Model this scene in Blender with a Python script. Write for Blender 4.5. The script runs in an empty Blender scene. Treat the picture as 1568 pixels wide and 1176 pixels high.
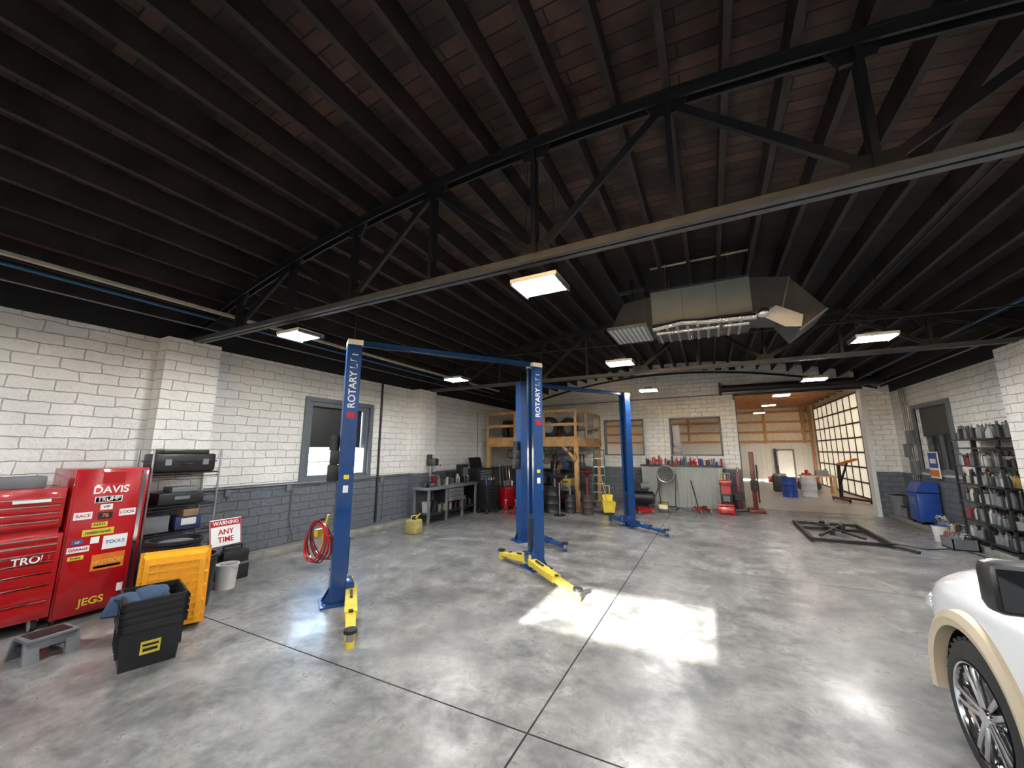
import bpy, bmesh, math, random
from mathutils import Vector, Matrix, Euler
random.seed(7)
sc=bpy.context.scene
D=bpy.data
XL,XR,YF,YB=-8.3,5.4,16.9,-4.0
XC=-1.45

# ------------------------------------------------------------ materials
def _n(nt,t,**k):
    n=nt.nodes.new(t)
    for a,b in k.items(): setattr(n,a,b)
    return n
def M(name,col,rough=.5,metal=0,var=.12,scale=6,bump=0,bscale=60,coat=0,emit=0):
    m=D.materials.new(name); m.use_nodes=True
    nt=m.node_tree; p=nt.nodes['Principled BSDF']
    p.inputs['Roughness'].default_value=rough; p.inputs['Metallic'].default_value=metal
    p.inputs['Coat Weight'].default_value=coat
    c=(*col,1)
    tc=_n(nt,'ShaderNodeTexCoord'); no=_n(nt,'ShaderNodeTexNoise'); no.inputs['Scale'].default_value=scale; no.inputs['Detail'].default_value=4
    nt.links.new(tc.outputs['Object'],no.inputs['Vector'])
    r=_n(nt,'ShaderNodeValToRGB'); e=r.color_ramp.elements
    e[0].position=.3;e[1].position=.7
    e[0].color=tuple([max(0,x*(1-var)) for x in col])+(1,); e[1].color=tuple([min(1,x*(1+var)) for x in col])+(1,)
    nt.links.new(no.outputs['Fac'],r.inputs['Fac']); nt.links.new(r.outputs['Color'],p.inputs['Base Color'])
    if bump:
        n2=_n(nt,'ShaderNodeTexNoise'); n2.inputs['Scale'].default_value=bscale; nt.links.new(tc.outputs['Object'],n2.inputs['Vector'])
        b=_n(nt,'ShaderNodeBump'); b.inputs['Strength'].default_value=bump; b.inputs['Distance'].default_value=.01
        nt.links.new(n2.outputs['Fac'],b.inputs['Height']); nt.links.new(b.outputs['Normal'],p.inputs['Normal'])
    if emit:
        p.inputs['Emission Color'].default_value=c; p.inputs['Emission Strength'].default_value=emit
    return m

def mat_wall(name,white=(.86,.85,.81),grey=(.13,.145,.165),split=1.42):
    m=D.materials.new(name); m.use_nodes=True; nt=m.node_tree; L=nt.links.new
    p=nt.nodes['Principled BSDF']; p.inputs['Roughness'].default_value=.6
    tc=_n(nt,'ShaderNodeTexCoord'); s=_n(nt,'ShaderNodeSeparateXYZ'); L(tc.outputs['Object'],s.inputs[0])
    a=_n(nt,'ShaderNodeMath',operation='ADD'); L(s.outputs[0],a.inputs[0]); L(s.outputs[1],a.inputs[1])
    wn=_n(nt,'ShaderNodeTexNoise'); wn.inputs['Scale'].default_value=4.0; wn.inputs['Detail'].default_value=5; L(tc.outputs['Object'],wn.inputs['Vector'])
    wm=_n(nt,'ShaderNodeMath',operation='MULTIPLY_ADD'); L(wn.outputs['Fac'],wm.inputs[0]); wm.inputs[1].default_value=.065; L(s.outputs[2],wm.inputs[2])
    wa=_n(nt,'ShaderNodeMath',operation='MULTIPLY_ADD'); L(wn.outputs['Fac'],wa.inputs[0]); wa.inputs[1].default_value=.08; L(a.outputs[0],wa.inputs[2])
    c=_n(nt,'ShaderNodeCombineXYZ'); L(wa.outputs[0],c.inputs[0]); L(wm.outputs[0],c.inputs[1])
    b=_n(nt,'ShaderNodeTexBrick'); b.inputs['Scale'].default_value=1; b.inputs['Brick Width'].default_value=.44; b.inputs['Row Height'].default_value=.165
    b.inputs['Mortar Size'].default_value=.010; b.inputs['Mortar Smooth'].default_value=1.0
    b.inputs['Color1'].default_value=(1,1,1,1); b.inputs['Color2'].default_value=(.95,.95,.95,1); b.inputs['Mortar'].default_value=(.72,.71,.69,1)
    L(c.outputs[0],b.inputs['Vector'])
    g=_n(nt,'ShaderNodeMath',operation='GREATER_THAN'); L(s.outputs[2],g.inputs[0]); g.inputs[1].default_value=split
    mx=_n(nt,'ShaderNodeMix',data_type='RGBA'); L(g.outputs[0],mx.inputs[0]); mx.inputs[6].default_value=(*grey,1); mx.inputs[7].default_value=(*white,1)
    n2=_n(nt,'ShaderNodeTexNoise'); n2.inputs['Scale'].default_value=1.3; n2.inputs['Detail'].default_value=6; L(tc.outputs['Object'],n2.inputs['Vector'])
    rp=_n(nt,'ShaderNodeMapRange'); L(n2.outputs['Fac'],rp.inputs[0]); rp.inputs[1].default_value=.3; rp.inputs[2].default_value=.6; rp.inputs[3].default_value=.86; rp.inputs[4].default_value=1
    m2=_n(nt,'ShaderNodeMix',data_type='RGBA',blend_type='MULTIPLY'); m2.inputs[0].default_value=1; L(mx.outputs[2],m2.inputs[6]); L(b.outputs['Color'],m2.inputs[7])
    m3=_n(nt,'ShaderNodeMix',data_type='RGBA',blend_type='MULTIPLY'); m3.inputs[0].default_value=1; L(m2.outputs[2],m3.inputs[6]); L(rp.outputs[0],m3.inputs[7])
    L(m3.outputs[2],p.inputs['Base Color'])
    n3=_n(nt,'ShaderNodeTexNoise'); n3.inputs['Scale'].default_value=9; n3.inputs['Detail'].default_value=7; L(tc.outputs['Object'],n3.inputs['Vector'])
    iv=_n(nt,'ShaderNodeMath',operation='MULTIPLY_ADD'); L(b.outputs['Fac'],iv.inputs[0]); iv.inputs[1].default_value=-.5; L(n3.outputs['Fac'],iv.inputs[2])
    bp=_n(nt,'ShaderNodeBump'); bp.inputs['Strength'].default_value=.8; bp.inputs['Distance'].default_value=.04; L(iv.outputs[0],bp.inputs['Height']); L(bp.outputs['Normal'],p.inputs['Normal'])
    return m

def mat_floor(name,lo=(.105,.108,.108),hi=(.31,.308,.298),xs=(-1.4,),ys=(-2.1,3.0,8.1,13.2)):
    m=D.materials.new(name); m.use_nodes=True; nt=m.node_tree; L=nt.links.new
    p=nt.nodes['Principled BSDF']
    tc=_n(nt,'ShaderNodeTexCoord'); s=_n(nt,'ShaderNodeSeparateXYZ'); L(tc.outputs['Object'],s.inputs[0])
    n1=_n(nt,'ShaderNodeTexNoise'); n1.inputs['Scale'].default_value=1.9; n1.inputs['Detail'].default_value=10; n1.inputs['Roughness'].default_value=.68; n1.inputs['Distortion'].default_value=.3; L(tc.outputs['Object'],n1.inputs['Vector'])
    r=_n(nt,'ShaderNodeValToRGB'); e=r.color_ramp.elements; e[0].position=.36;e[1].position=.62; e[0].color=(*lo,1); e[1].color=(*hi,1); L(n1.outputs['Fac'],r.inputs['Fac'])
    n2=_n(nt,'ShaderNodeTexNoise'); n2.inputs['Scale'].default_value=8; n2.inputs['Detail'].default_value=7; n2.inputs['Roughness'].default_value=.65; L(tc.outputs['Object'],n2.inputs['Vector'])
    mr=_n(nt,'ShaderNodeMapRange'); L(n2.outputs['Fac'],mr.inputs[0]); mr.inputs[1].default_value=.35; mr.inputs[2].default_value=.65; mr.inputs[3].default_value=.76; mr.inputs[4].default_value=1.18
    mm=_n(nt,'ShaderNodeMix',data_type='RGBA',blend_type='MULTIPLY'); mm.inputs[0].default_value=1; L(r.outputs[0],mm.inputs[6]); L(mr.outputs[0],mm.inputs[7])
    n4=_n(nt,'ShaderNodeTexNoise'); n4.inputs['Scale'].default_value=.55; n4.inputs['Detail'].default_value=5; L(tc.outputs['Object'],n4.inputs['Vector'])
    m4=_n(nt,'ShaderNodeMapRange'); L(n4.outputs['Fac'],m4.inputs[0]); m4.inputs[1].default_value=.35; m4.inputs[2].default_value=.55; m4.inputs[3].default_value=.72; m4.inputs[4].default_value=1.0
    m5=_n(nt,'ShaderNodeMix',data_type='RGBA',blend_type='MULTIPLY'); m5.inputs[0].default_value=1; L(mm.outputs[2],m5.inputs[6]); L(m4.outputs[0],m5.inputs[7])
    acc=None
    for ax,vals in ((0,xs),(1,ys)):
        for v in vals:
            cm=_n(nt,'ShaderNodeMath',operation='COMPARE'); L(s.outputs[ax],cm.inputs[0]); cm.inputs[1].default_value=v; cm.inputs[2].default_value=.008
            if acc is None: acc=cm
            else:
                x=_n(nt,'ShaderNodeMath',operation='MAXIMUM'); L(acc.outputs[0],x.inputs[0]); L(cm.outputs[0],x.inputs[1]); acc=x
    mj=_n(nt,'ShaderNodeMix',data_type='RGBA'); L(acc.outputs[0],mj.inputs[0]); L(m5.outputs[2],mj.inputs[6]); mj.inputs[7].default_value=(.012,.012,.012,1)
    L(mj.outputs[2],p.inputs['Base Color'])
    rr=_n(nt,'ShaderNodeMapRange'); L(n1.outputs['Fac'],rr.inputs[0]); rr.inputs[1].default_value=.3; rr.inputs[2].default_value=.7; rr.inputs[3].default_value=.44; rr.inputs[4].default_value=.20
    rj=_n(nt,'ShaderNodeMath',operation='MAXIMUM'); L(rr.outputs[0],rj.inputs[0]); L(acc.outputs[0],rj.inputs[1])
    L(rj.outputs[0],p.inputs['Roughness'])
    bp=_n(nt,'ShaderNodeBump'); bp.inputs['Strength'].default_value=.12; bp.inputs['Distance'].default_value=.006; L(n2.outputs['Fac'],bp.inputs['Height']); L(bp.outputs['Normal'],p.inputs['Normal'])
    return m

def mat_deck(name):
    m=D.materials.new(name); m.use_nodes=True; nt=m.node_tree; L=nt.links.new
    p=nt.nodes['Principled BSDF']; p.inputs['Roughness'].default_value=.7
    tc=_n(nt,'ShaderNodeTexCoord'); s=_n(nt,'ShaderNodeSeparateXYZ'); L(tc.outputs['Object'],s.inputs[0])
    b=_n(nt,'ShaderNodeTexBrick'); b.inputs['Scale'].default_value=1; b.inputs['Brick Width'].default_value=1.9; b.inputs['Row Height'].default_value=.15; b.inputs['Mortar Size'].default_value=.008; b.inputs['Bias'].default_value=-.1
    b.inputs['Color1'].default_value=(.075,.037,.026,1); b.inputs['Color2'].default_value=(.022,.013,.011,1); b.inputs['Mortar'].default_value=(.003,.002,.002,1)
    L(tc.outputs['Object'],b.inputs['Vector'])
    n=_n(nt,'ShaderNodeTexNoise'); n.inputs['Scale'].default_value=1.6; n.inputs['Detail'].default_value=7; L(tc.outputs['Object'],n.inputs['Vector'])
    mr=_n(nt,'ShaderNodeMapRange'); L(n.outputs['Fac'],mr.inputs[0]); mr.inputs[1].default_value=.35; mr.inputs[2].default_value=.65; mr.inputs[3].default_value=.3; mr.inputs[4].default_value=1.6
    mm=_n(nt,'ShaderNodeMix',data_type='RGBA',blend_type='MULTIPLY'); mm.inputs[0].default_value=1; L(b.outputs[0],mm.inputs[6]); L(mr.outputs[0],mm.inputs[7])
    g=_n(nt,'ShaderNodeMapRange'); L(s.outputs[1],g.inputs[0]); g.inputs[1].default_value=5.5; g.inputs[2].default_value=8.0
    mj=_n(nt,'ShaderNodeMix',data_type='RGBA'); L(g.outputs[0],mj.inputs[0]); L(mm.outputs[2],mj.inputs[6]); mj.inputs[7].default_value=(.007,.007,.008,1)  # far deck goes black: black paint plus weaker light put into the colour
    L(mj.outputs[2],p.inputs['Base Color'])
    return m

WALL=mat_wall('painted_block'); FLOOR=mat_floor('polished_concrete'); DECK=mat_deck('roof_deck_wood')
JOIST=M('joist_wood',(.020,.012,.010),.7,var=.7,scale=2.5,bump=.3)
BLK=M('black_paint',(.009,.009,.010),.5)
BLKP=M('black_plastic',(.012,.012,.013),.4,bump=.1)
RUB=M('rubber',(.014,.014,.014),.75,bump=.3)
DKW=M('dark_upper_wall',(.009,.008,.009),.8,bump=.4,bscale=20)
GRYB=M('truss_grey',(.065,.068,.072),.5,var=.2)
CURB=M('curb_concrete',(.22,.215,.20),.7,var=.25,bump=.4,bscale=30)
BLUE=M('lift_blue',(.005,.042,.16),.28,coat=.4,var=.15)
LBLUE=M('label_blue',(.008,.055,.23),.35)
YEL=M('safety_yellow',(.62,.48,.05),.4,var=.12)
YEL2=M('tote_yellow',(.80,.36,.008),.4,var=.05)
RED=M('tool_red',(.38,.006,.010),.22,coat=.6,var=.06)
DRED=M('dark_red',(.12,.010,.010),.4)
WHT=M('white_paint',(.75,.75,.73),.4,var=.04)
WPL=M('white_plastic',(.55,.55,.52),.45,var=.05)
STEEL=M('steel',(.40,.41,.42),.35,metal=.9)
CHR=M('chrome',(.8,.8,.82),.12,metal=1,var=.03)
GREY=M('grey_plastic',(.14,.15,.16),.5)
LGREY=M('light_grey_sheet',(.28,.30,.28),.5,var=.06)
DKS=M('dark_sheet',(.028,.03,.033),.4,metal=.2)
DUCT=M('duct_sheet',(.055,.057,.055),.5,var=.2)
FOIL=M('foil',(.7,.7,.72),.25,metal=1,bump=1,bscale=40)
WOOD=M('lumber',(.46,.27,.11),.6,var=.22,scale=5,bump=.15)
TAN=M('tan_trim',(.46,.39,.28),.4,var=.04)
CARW=M('car_white',(.76,.79,.82),.2,coat=1,var=.01)
GLS=M('dark_glass',(.01,.012,.014),.05)
TRIM=M('window_grey',(.11,.13,.15),.5)
LED=M('led_tube',(1,.98,.96),.5,var=0,emit=290)
LED2=M('led_tube_bay',(1,.95,.86),.5,var=0,emit=38)
DENIM=M('denim',(.03,.06,.11),.9,bump=.6,bscale=30,var=.3)
BROWN=M('brown_drum',(.05,.034,.025),.5)
ORG=M('orange',(.65,.15,.02),.5)
GRN=M('green_paint',(.02,.07,.05),.4)
BLU2=M('bright_blue',(.015,.06,.28),.4)
PIPE=M('conduit',(.2,.2,.2),.4,metal=.6)
CREAM=M('cream_strip',(.45,.41,.31),.6)
BPIPE=M('blue_pipe',(.02,.11,.22),.5)
CARD=M('cardboard',(.30,.20,.11),.8)
SHEETW=M('white_ribbed',(.58,.57,.54),.5,var=.05)
INSUL=M('insulation',(.66,.59,.49),.9,bump=.6,bscale=8,var=.12)
PANEL=M('panel_daylight_glow',(1,.90,.70),.6,var=.04,emit=.5)  # own emission stands in for daylight coming through the door panels
SALMON=M('warm_lumber',(.44,.21,.10),.6,var=.2)
LENS=M('lamp_lens',(.6,.63,.66),.08,metal=.3)

# ------------------------------------------------------------ mesh builder
def facem(pos,n,right):
    n=Vector(n).normalized(); r=Vector(right); r=(r-n*r.dot(n)).normalized(); u=n.cross(r)
    m=Matrix((r,u,n)).transposed().to_4x4(); m.translation=Vector(pos); return m
def axm(pos,axis):
    q=Vector((0,0,1)).rotation_difference(Vector(axis).normalized()); m=q.to_matrix().to_4x4(); m.translation=Vector(pos); return m
class B:
    def __init__(s,name): s.name=name; s.bm=bmesh.new(); s.mats=[]
    def mi(s,m):
        if m not in s.mats: s.mats.append(m)
        return s.mats.index(m)
    def _f(s,vs,m):
        i=s.mi(m); fs=set()
        for v in vs: fs.update(v.link_faces)
        for f in fs: f.material_index=i
    def box(s,c,sz,m,rot=(0,0,0),bev=0):
        Mx=Matrix.Translation(Vector(c))@Euler(rot).to_matrix().to_4x4()@Matrix.Diagonal((*sz,1))
        r=bmesh.ops.create_cube(s.bm,size=1)
        bmesh.ops.transform(s.bm,matrix=Mx,verts=r['verts']); s._f(r['verts'],m)
        if bev:
            es=set()
            for v in r['verts']: es.update(v.link_edges)
            i=s.mi(m)
            o=bmesh.ops.bevel(s.bm,geom=list(es),offset=bev,segments=2,affect='EDGES',profile=.5)
            for f in o['faces']: f.material_index=i
    def bx(s,x0,x1,y0,y1,z0,z1,m,bev=0):
        s.box(((x0+x1)/2,(y0+y1)/2,(z0+z1)/2),(abs(x1-x0),abs(y1-y0),abs(z1-z0)),m,bev=bev)
    def beam(s,p0,p1,w,h,m,bev=0):
        p0=Vector(p0);p1=Vector(p1);d=p1-p0;L=d.length;x=d.normalized()
        up=Vector((0,0,1)) if abs(x.z)<.98 else Vector((0,1,0))
        y=up.cross(x).normalized(); z=x.cross(y)
        R=Matrix((x,y,z)).transposed(); s.box((p0+p1)/2,(L,w,h),m,rot=R.to_euler(),bev=bev)
    def cyl(s,p0,p1,r,m,r2=None,seg=16):
        p0=Vector(p0);p1=Vector(p1);L=(p1-p0).length
        if L<1e-6:return
        o=bmesh.ops.create_cone(s.bm,cap_ends=True,segments=seg,radius1=r,radius2=r if r2 is None else r2,depth=L,matrix=axm((p0+p1)/2,p1-p0))
        s._f(o['verts'],m)
    def tube(s,pts,r,m,seg=8):
        for a,b in zip(pts,pts[1:]): s.cyl(a,b,r,m,seg=seg)
        for a in pts[1:-1]: s.sph(a,r,m,seg=8)
    def sph(s,c,r,m,sc=(1,1,1),seg=16,rot=(0,0,0)):
        o=bmesh.ops.create_uvsphere(s.bm,u_segments=seg,v_segments=max(6,seg//2),radius=r,matrix=Matrix.Translation(Vector(c))@Euler(rot).to_matrix().to_4x4()@Matrix.Diagonal((*sc,1))); s._f(o['verts'],m)
    def lathe(s,prof,Mx,m,seg=24,closed=False,a0=0,a1=2*math.pi):
        i=s.mi(m); full=abs(a1-a0-2*math.pi)<1e-4; n=seg if full else seg+1; rings=[]
        for k in range(n):
            a=a0+(a1-a0)*k/seg
            rings.append([s.bm.verts.new(Mx@Vector((r*math.cos(a),r*math.sin(a),z))) for r,z in prof])
        for k in range(seg):
            A=rings[k];Bq=rings[(k+1)%n]; P=len(prof)
            for j in range(P if closed else P-1):
                f=s.bm.faces.new((A[j],Bq[j],Bq[(j+1)%P],A[(j+1)%P])); f.material_index=i
    def lz(s,prof,c,m,seg=20): s.lathe(prof,Matrix.Translation(Vector(c)),m,seg)
    def torus(s,c,R,r,axis,m,seg=28,rs=8,a0=0,a1=2*math.pi):
        s.lathe([(R+r*math.cos(2*math.pi*j/rs),r*math.sin(2*math.pi*j/rs)) for j in range(rs)],axm(c,axis),m,seg,True,a0,a1)
    def prism(s,pts,ax,a0,a1,m):
        def P(u,v,a):
            return {'x':(a,u,v),'y':(u,a,v),'z':(u,v,a)}[ax]
        i=s.mi(m)
        A=[s.bm.verts.new(P(u,v,a0)) for u,v in pts]; C=[s.bm.verts.new(P(u,v,a1)) for u,v in pts]
        fs=[s.bm.faces.new(A),s.bm.faces.new(C[::-1])]
        for k in range(len(pts)):
            q=(k+1)%len(pts); fs.append(s.bm.faces.new((A[k],A[q],C[q],C[k])))
        for f in fs: f.material_index=i
    def hexa(s,bot,top,m):
        i=s.mi(m); a=[s.bm.verts.new(p) for p in bot]; b=[s.bm.verts.new(p) for p in top]
        n=len(a)
        for f in [a[::-1],b]+[[a[k],a[(k+1)%n],b[(k+1)%n],b[k]] for k in range(n)]:
            s.bm.faces.new(f).material_index=i
    def text(s,t,size,Mx,m,ext=.002):
        cu=D.curves.new('t','FONT'); cu.body=t; cu.size=size; cu.align_x='CENTER'; cu.align_y='CENTER'; cu.extrude=ext; cu.offset=size*.015
        ob=D.objects.new('t',cu); sc.collection.objects.link(ob)
        dg=bpy.context.evaluated_depsgraph_get(); me=D.meshes.new_from_object(ob.evaluated_get(dg)); me.transform(Mx)
        n=len(s.bm.faces); s.bm.from_mesh(me); s.bm.faces.ensure_lookup_table(); i=s.mi(m)
        for f in s.bm.faces[n:]: f.material_index=i
        D.objects.remove(ob); D.meshes.remove(me)
    def tire(s,c,axis,R,w,ri=None):
        ri=ri or R*.62; h=w/2
        s.lathe([(ri,-h*.8),(ri+.02,-h),(R*.88,-h),(R*.97,-h*.85),(R,-h*.6),(R,h*.6),(R*.97,h*.85),(R*.88,h),(ri+.02,h),(ri,h*.8)],axm(c,axis),RUB,36,True)
        Mx=axm(c,axis)
        for k in range(36):
            a=k*math.pi/18
            for o in (-.55,.55):
                p=Mx@Vector((R*math.cos(a),R*math.sin(a),o*h)); q=Mx@Vector((R*math.cos(a+.09),R*math.sin(a+.09),o*h*1.45)); s.beam(p,q,.022,.022,RUB)
    def done(s,loc=(0,0,0),rz=0,rot=None,smooth=True,ang=35):
        bmesh.ops.recalc_face_normals(s.bm,faces=s.bm.faces[:])
        me=D.meshes.new(s.name); s.bm.to_mesh(me); s.bm.free()
        for m in s.mats: me.materials.append(m)
        if smooth:
            for p in me.polygons: p.use_smooth=True
            me.set_sharp_from_angle(angle=math.radians(ang))
        ob=D.objects.new(s.name,me); ob.location=loc; ob.rotation_euler=rot if rot else (0,0,rz)
        sc.collection.objects.link(ob); return ob

# ------------------------------------------------------------ room shell
R_ARC=21.0
def arch(x,apex): return apex-(R_ARC-math.sqrt(R_ARC**2-(x-XC)**2))
b=B('floor'); b.bx(XL-.3,XR+.3,YB-.1,YF+.3,-.2,0,FLOOR); b.done(smooth=False)
b=B('ground'); b.bx(-40,40,-40,60,-.5,-.21,CURB); b.done(smooth=False)

def wall_x(name,xa,xb,holes,z1=4.0):
    b=B(name); y=YB-.1
    for (h0,h1,z0,zz) in holes+[(YF+.3,YF+.3,0,0)]:
        b.bx(xa,xb,y,h0,0,z1,WALL)
        if h1>h0: b.bx(xa,xb,h0,h1,0,z0,WALL); b.bx(xa,xb,h0,h1,zz,z1,WALL)
        y=h1
    return b
b=wall_x('wall_left',XL-.3,XL,[(5.85,7.65,1.45,3.25)])
for yc in (3.35,9.75): b.bx(XL,XL+.32,yc-.4,yc+.4,0,4.0,WALL)
b.bx(XL-.3,XL,YB-.1,YF+.3,4.0,4.78,DKW); b.done(smooth=False)
b=wall_x('wall_right',XR,XR+.3,[(13.6,15.4,1.6,3.3)],4.0)
for yc in (3.35,10.15): b.bx(XR-.45,XR,yc-.42,yc+.42,0,4.0,WALL)
b.bx(XR,XR+.3,YB-.1,YF+.3,4.0,4.78,DKW); b.done(smooth=False)
def wall_y(name,y0,y1,holes,ztop=4.3,apex=5.68):
    b=B(name); x=XL
    for (h0,h1,z0,zz) in holes+[(XR,XR,0,0)]:
        b.bx(x,h0,y0,y1,0,ztop,WALL)
        if h1>h0:
            if z0>0: b.bx(h0,h1,y0,y1,0,z0,WALL)
            if zz<ztop: b.bx(h0,h1,y0,y1,zz,ztop,WALL)
        x=h1
    N=24; xs=[XL+(XR-XL)*k/N for k in range(N+1)]
    b.prism([(XL,ztop),(XR,ztop)]+[(x,max(ztop+.01,arch(x,apex))) for x in xs[::-1]],'y',y0,y1,WALL)
    return b
b=wall_y('wall_back',YF,YF+.3,[(-4.1,-2.45,1.9,3.4),(-1.45,.4,1.9,3.4),(.95,4.65,0,4.22)])
b.done(smooth=False)
b=B('trim_2')
for xa,xb in ((-2.35,-1.65),(.42,.93)): b.bx(xa,xb,YF-.13,YF,0,4.0,WALL)
b.done(smooth=False)
b=wall_y('wall_front',YB-.1,YB,[(-2.3,-.12,3.13,3.72)]); b.done(smooth=False)
b=B('baseboard_left'); b.bx(XL,XL+.27,YB,YF,0,.13,CURB,bev=.01); b.done()
b=B('baseboard_right'); b.bx(XR-.52,XR,YB,YF,0,.13,CURB,bev=.01); b.done()
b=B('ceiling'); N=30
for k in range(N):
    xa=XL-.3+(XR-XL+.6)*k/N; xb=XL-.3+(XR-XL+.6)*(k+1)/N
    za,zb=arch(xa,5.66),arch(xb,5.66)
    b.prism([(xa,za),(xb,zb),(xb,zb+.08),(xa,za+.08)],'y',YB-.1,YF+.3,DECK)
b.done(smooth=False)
b=B('ceiling_joists'); x=XL+.2
while x<XR:
    z=arch(x,5.66); b.bx(x-.03,x+.03,YB,YF,z-.28,z+.02,JOIST); x+=.47
b.done(smooth=False)

# ------------------------------------------------------------ trusses
def truss(y):
    b=B('roof_truss')
    zb=4.03
    for o in (-.045,.045):
        b.bx(XL+.02,XR-.02,y+o-.008,y+o+.008,zb-.04,zb+.04,GRYB)
        b.bx(XL+.02,XR-.02,y+o-.03,y+o+.03,zb-.045,zb-.035,GRYB)
    N=24; xs=[XL+.15+(XR-XL-.3)*k/N for k in range(N+1)]
    for xa,xb in zip(xs,xs[1:]):
        for o in (-.05,.05): b.beam((xa,y+o,arch(xa,5.32)),(xb,y+o,arch(xb,5.32)),.025,.10,BLK)
        b.beam((xa,y,arch(xa,5.37)),(xb,y,arch(xb,5.37)),.15,.02,BLK)
    px=[XC+1.33*k for k in range(-4,5)]
    for k,x in zip(range(-4,5),px):
        zt=arch(x,5.30)
        b.beam((x,y,zb+.02),(x,y,zt),.05,.10,BLK)
        b.prism([(x-.19,zt+.03),(x+.19,zt+.03),(x+.11,zt-.14),(x-.11,zt-.14)],'y',y-.02,y+.02,BLK)
        for q in (-.1,0,.1): b.cyl((x+q,y-.035,zt),(x+q,y+.035,zt),.012,BLK,seg=8)
        if k%2==0:
            b.prism([(x-.21,zb-.02),(x+.21,zb-.02),(x+.12,zb+.17),(x-.12,zb+.17)],'y',y-.022,y+.022,BLK)
            for q in (-1,1):
                if -4<=k+q<=4:
                    x2=x+q*1.33; b.beam((x,y,zb+.05),(x2,y,arch(x2,5.28)),.045,.075,BLK)
    for x,q in ((px[0],-1),(px[-1],1)):
        b.beam((x,y,zb+.05),(x+q*.8,y,arch(x+q*.8,5.28)),.05,.06,BLK)
    b.done(smooth=False)
for y in (-3.1,3.37,9.9): truss(y)

# ------------------------------------------------------------ light fixtures
def fixture(x,y,z=3.86):
    b=B('hanging_led_light')
    b.box((0,0,0),(.52,.44,.045),WHT,bev=.008)
    for i in (-1,0,1): b.box((0,i*.135,-.026),(.46,.085,.012),LED)
    for i in (-1,1): b.box((i*.25,0,-.02),(.02,.42,.05),GREY)
    b.box((0,0,.05),(.22,.12,.06),GREY)
    t=(arch(x,5.4)-z) if (x,y)!=(-1.5,7.8) else .28
    for i in (-.2,.2):
        b.cyl((i,0,.02),(i*.7,0,t),.004,BLK,seg=6)
    b.done(loc=(x,y,z))
for y in (-.6,3.62,7.8,11.8):
    for x in (-5.5,-1.5,2.4):
        if (x,y)==(-5.5,11.8): continue
        fixture(x,y)

# ------------------------------------------------------------ windows
b=B('window_1'); y0,y1,z0,z1=5.85,7.65,1.45,3.25; X=XL
for a,c,d,e in ((y0-.12,y0,z0-.1,z1+.1),(y1,y1+.12,z0-.1,z1+.1),(y0,y1,z1,z1+.1),(y0,y1,z0-.1,z0)):
    b.bx(X-.02,X+.04,a,c,d,e,TRIM)
for a,c,d,e in ((y0,y0+.1,z0,z1),(y1-.1,y1,z0,z1),(y0+.1,y1-.1,z1-.1,z1),(y0+.1,y1-.1,z0,z0+.08)):
    b.bx(X-.28,X-.01,a,c,d,e,TRIM)
ym=(y0+y1)/2
b.bx(X-.26,X-.22,y0+.1,y1-.1,z0+.36,z0+.4,WHT); b.bx(X-.26,X-.22,ym-.02,ym+.02,z0+.08,z0+.4,WHT)
b.bx(X-.17,X-.16,y0+.12,y1-.12,z0+.74,z1-.1,BLKP); b.cyl((X-.165,y0+.12,z0+.74),(X-.165,y1-.12,z0+.74),.015,BLKP)
b.done()
b=B('window_2'); y0,y1,z0,z1=13.6,15.4,1.6,3.3
for a,c,d,e in ((y0-.12,y0,z0-.1,z1+.1),(y1,y1+.12,z0-.1,z1+.1),(y0,y1,z1,z1+.1),(y0,y1,z0-.1,z0)): b.bx(XR-.05,XR+.02,a,c,d,e,TRIM)
b.bx(XR+.15,XR+.2,y0,y1,z0,z1,GLS); b.bx(XR+.1,XR+.15,14.47,14.53,z0,z1,TRIM); b.bx(XR+.08,XR+.1,y0+.05,y1-.05,z0+.9,z1,DKS); b.done()
for i,(xa,xb) in enumerate(((-4.1,-2.45),(-1.45,.4))):
    b=B('window_%d'%(3+i))
    for a,c,d,e in ((xa,xa+.05,1.9,3.4),(xb-.05,xb,1.9,3.4),(xa,xb,3.35,3.4),(xa,xb,1.9,1.95)): b.bx(a,c,YF-.03,YF+.3,d,e,TRIM)
    b.done()
b=B('trim_1')
b.bx(.88,.97,YF-.04,YF+.32,0,4.22,TRIM); b.bx(4.63,4.74,YF-.04,YF+.32,0,4.22,WHT); b.bx(.9,4.7,YF-.1,YF-.02,4.16,4.26,BLK)
b.cyl((.5,YF-.25,4.42),(5.2,YF-.25,4.42),.13,BLK,seg=20); b.bx(.45,.52,YF-.45,YF,4.2,4.65,BLK); b.bx(5.18,5.25,YF-.45,YF,4.2,4.65,BLK)
b.done()
b=B('trim_3'); N=24; xs=[XL+.3+(XR-XL-.6)*k/N for k in range(N+1)]
for xa,xb in zip(xs,xs[1:]): b.beam((xa,YF-.03,arch(xa,5.22)),(xb,YF-.03,arch(xb,5.22)),.06,.07,BLK)
x=XC-2.4
while x<XC+2.6: b.bx(x,x+.22,YF-.04,YF,arch(x,5.30),arch(x,5.50),JOIST); x+=.47
b.done(smooth=False)

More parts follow.
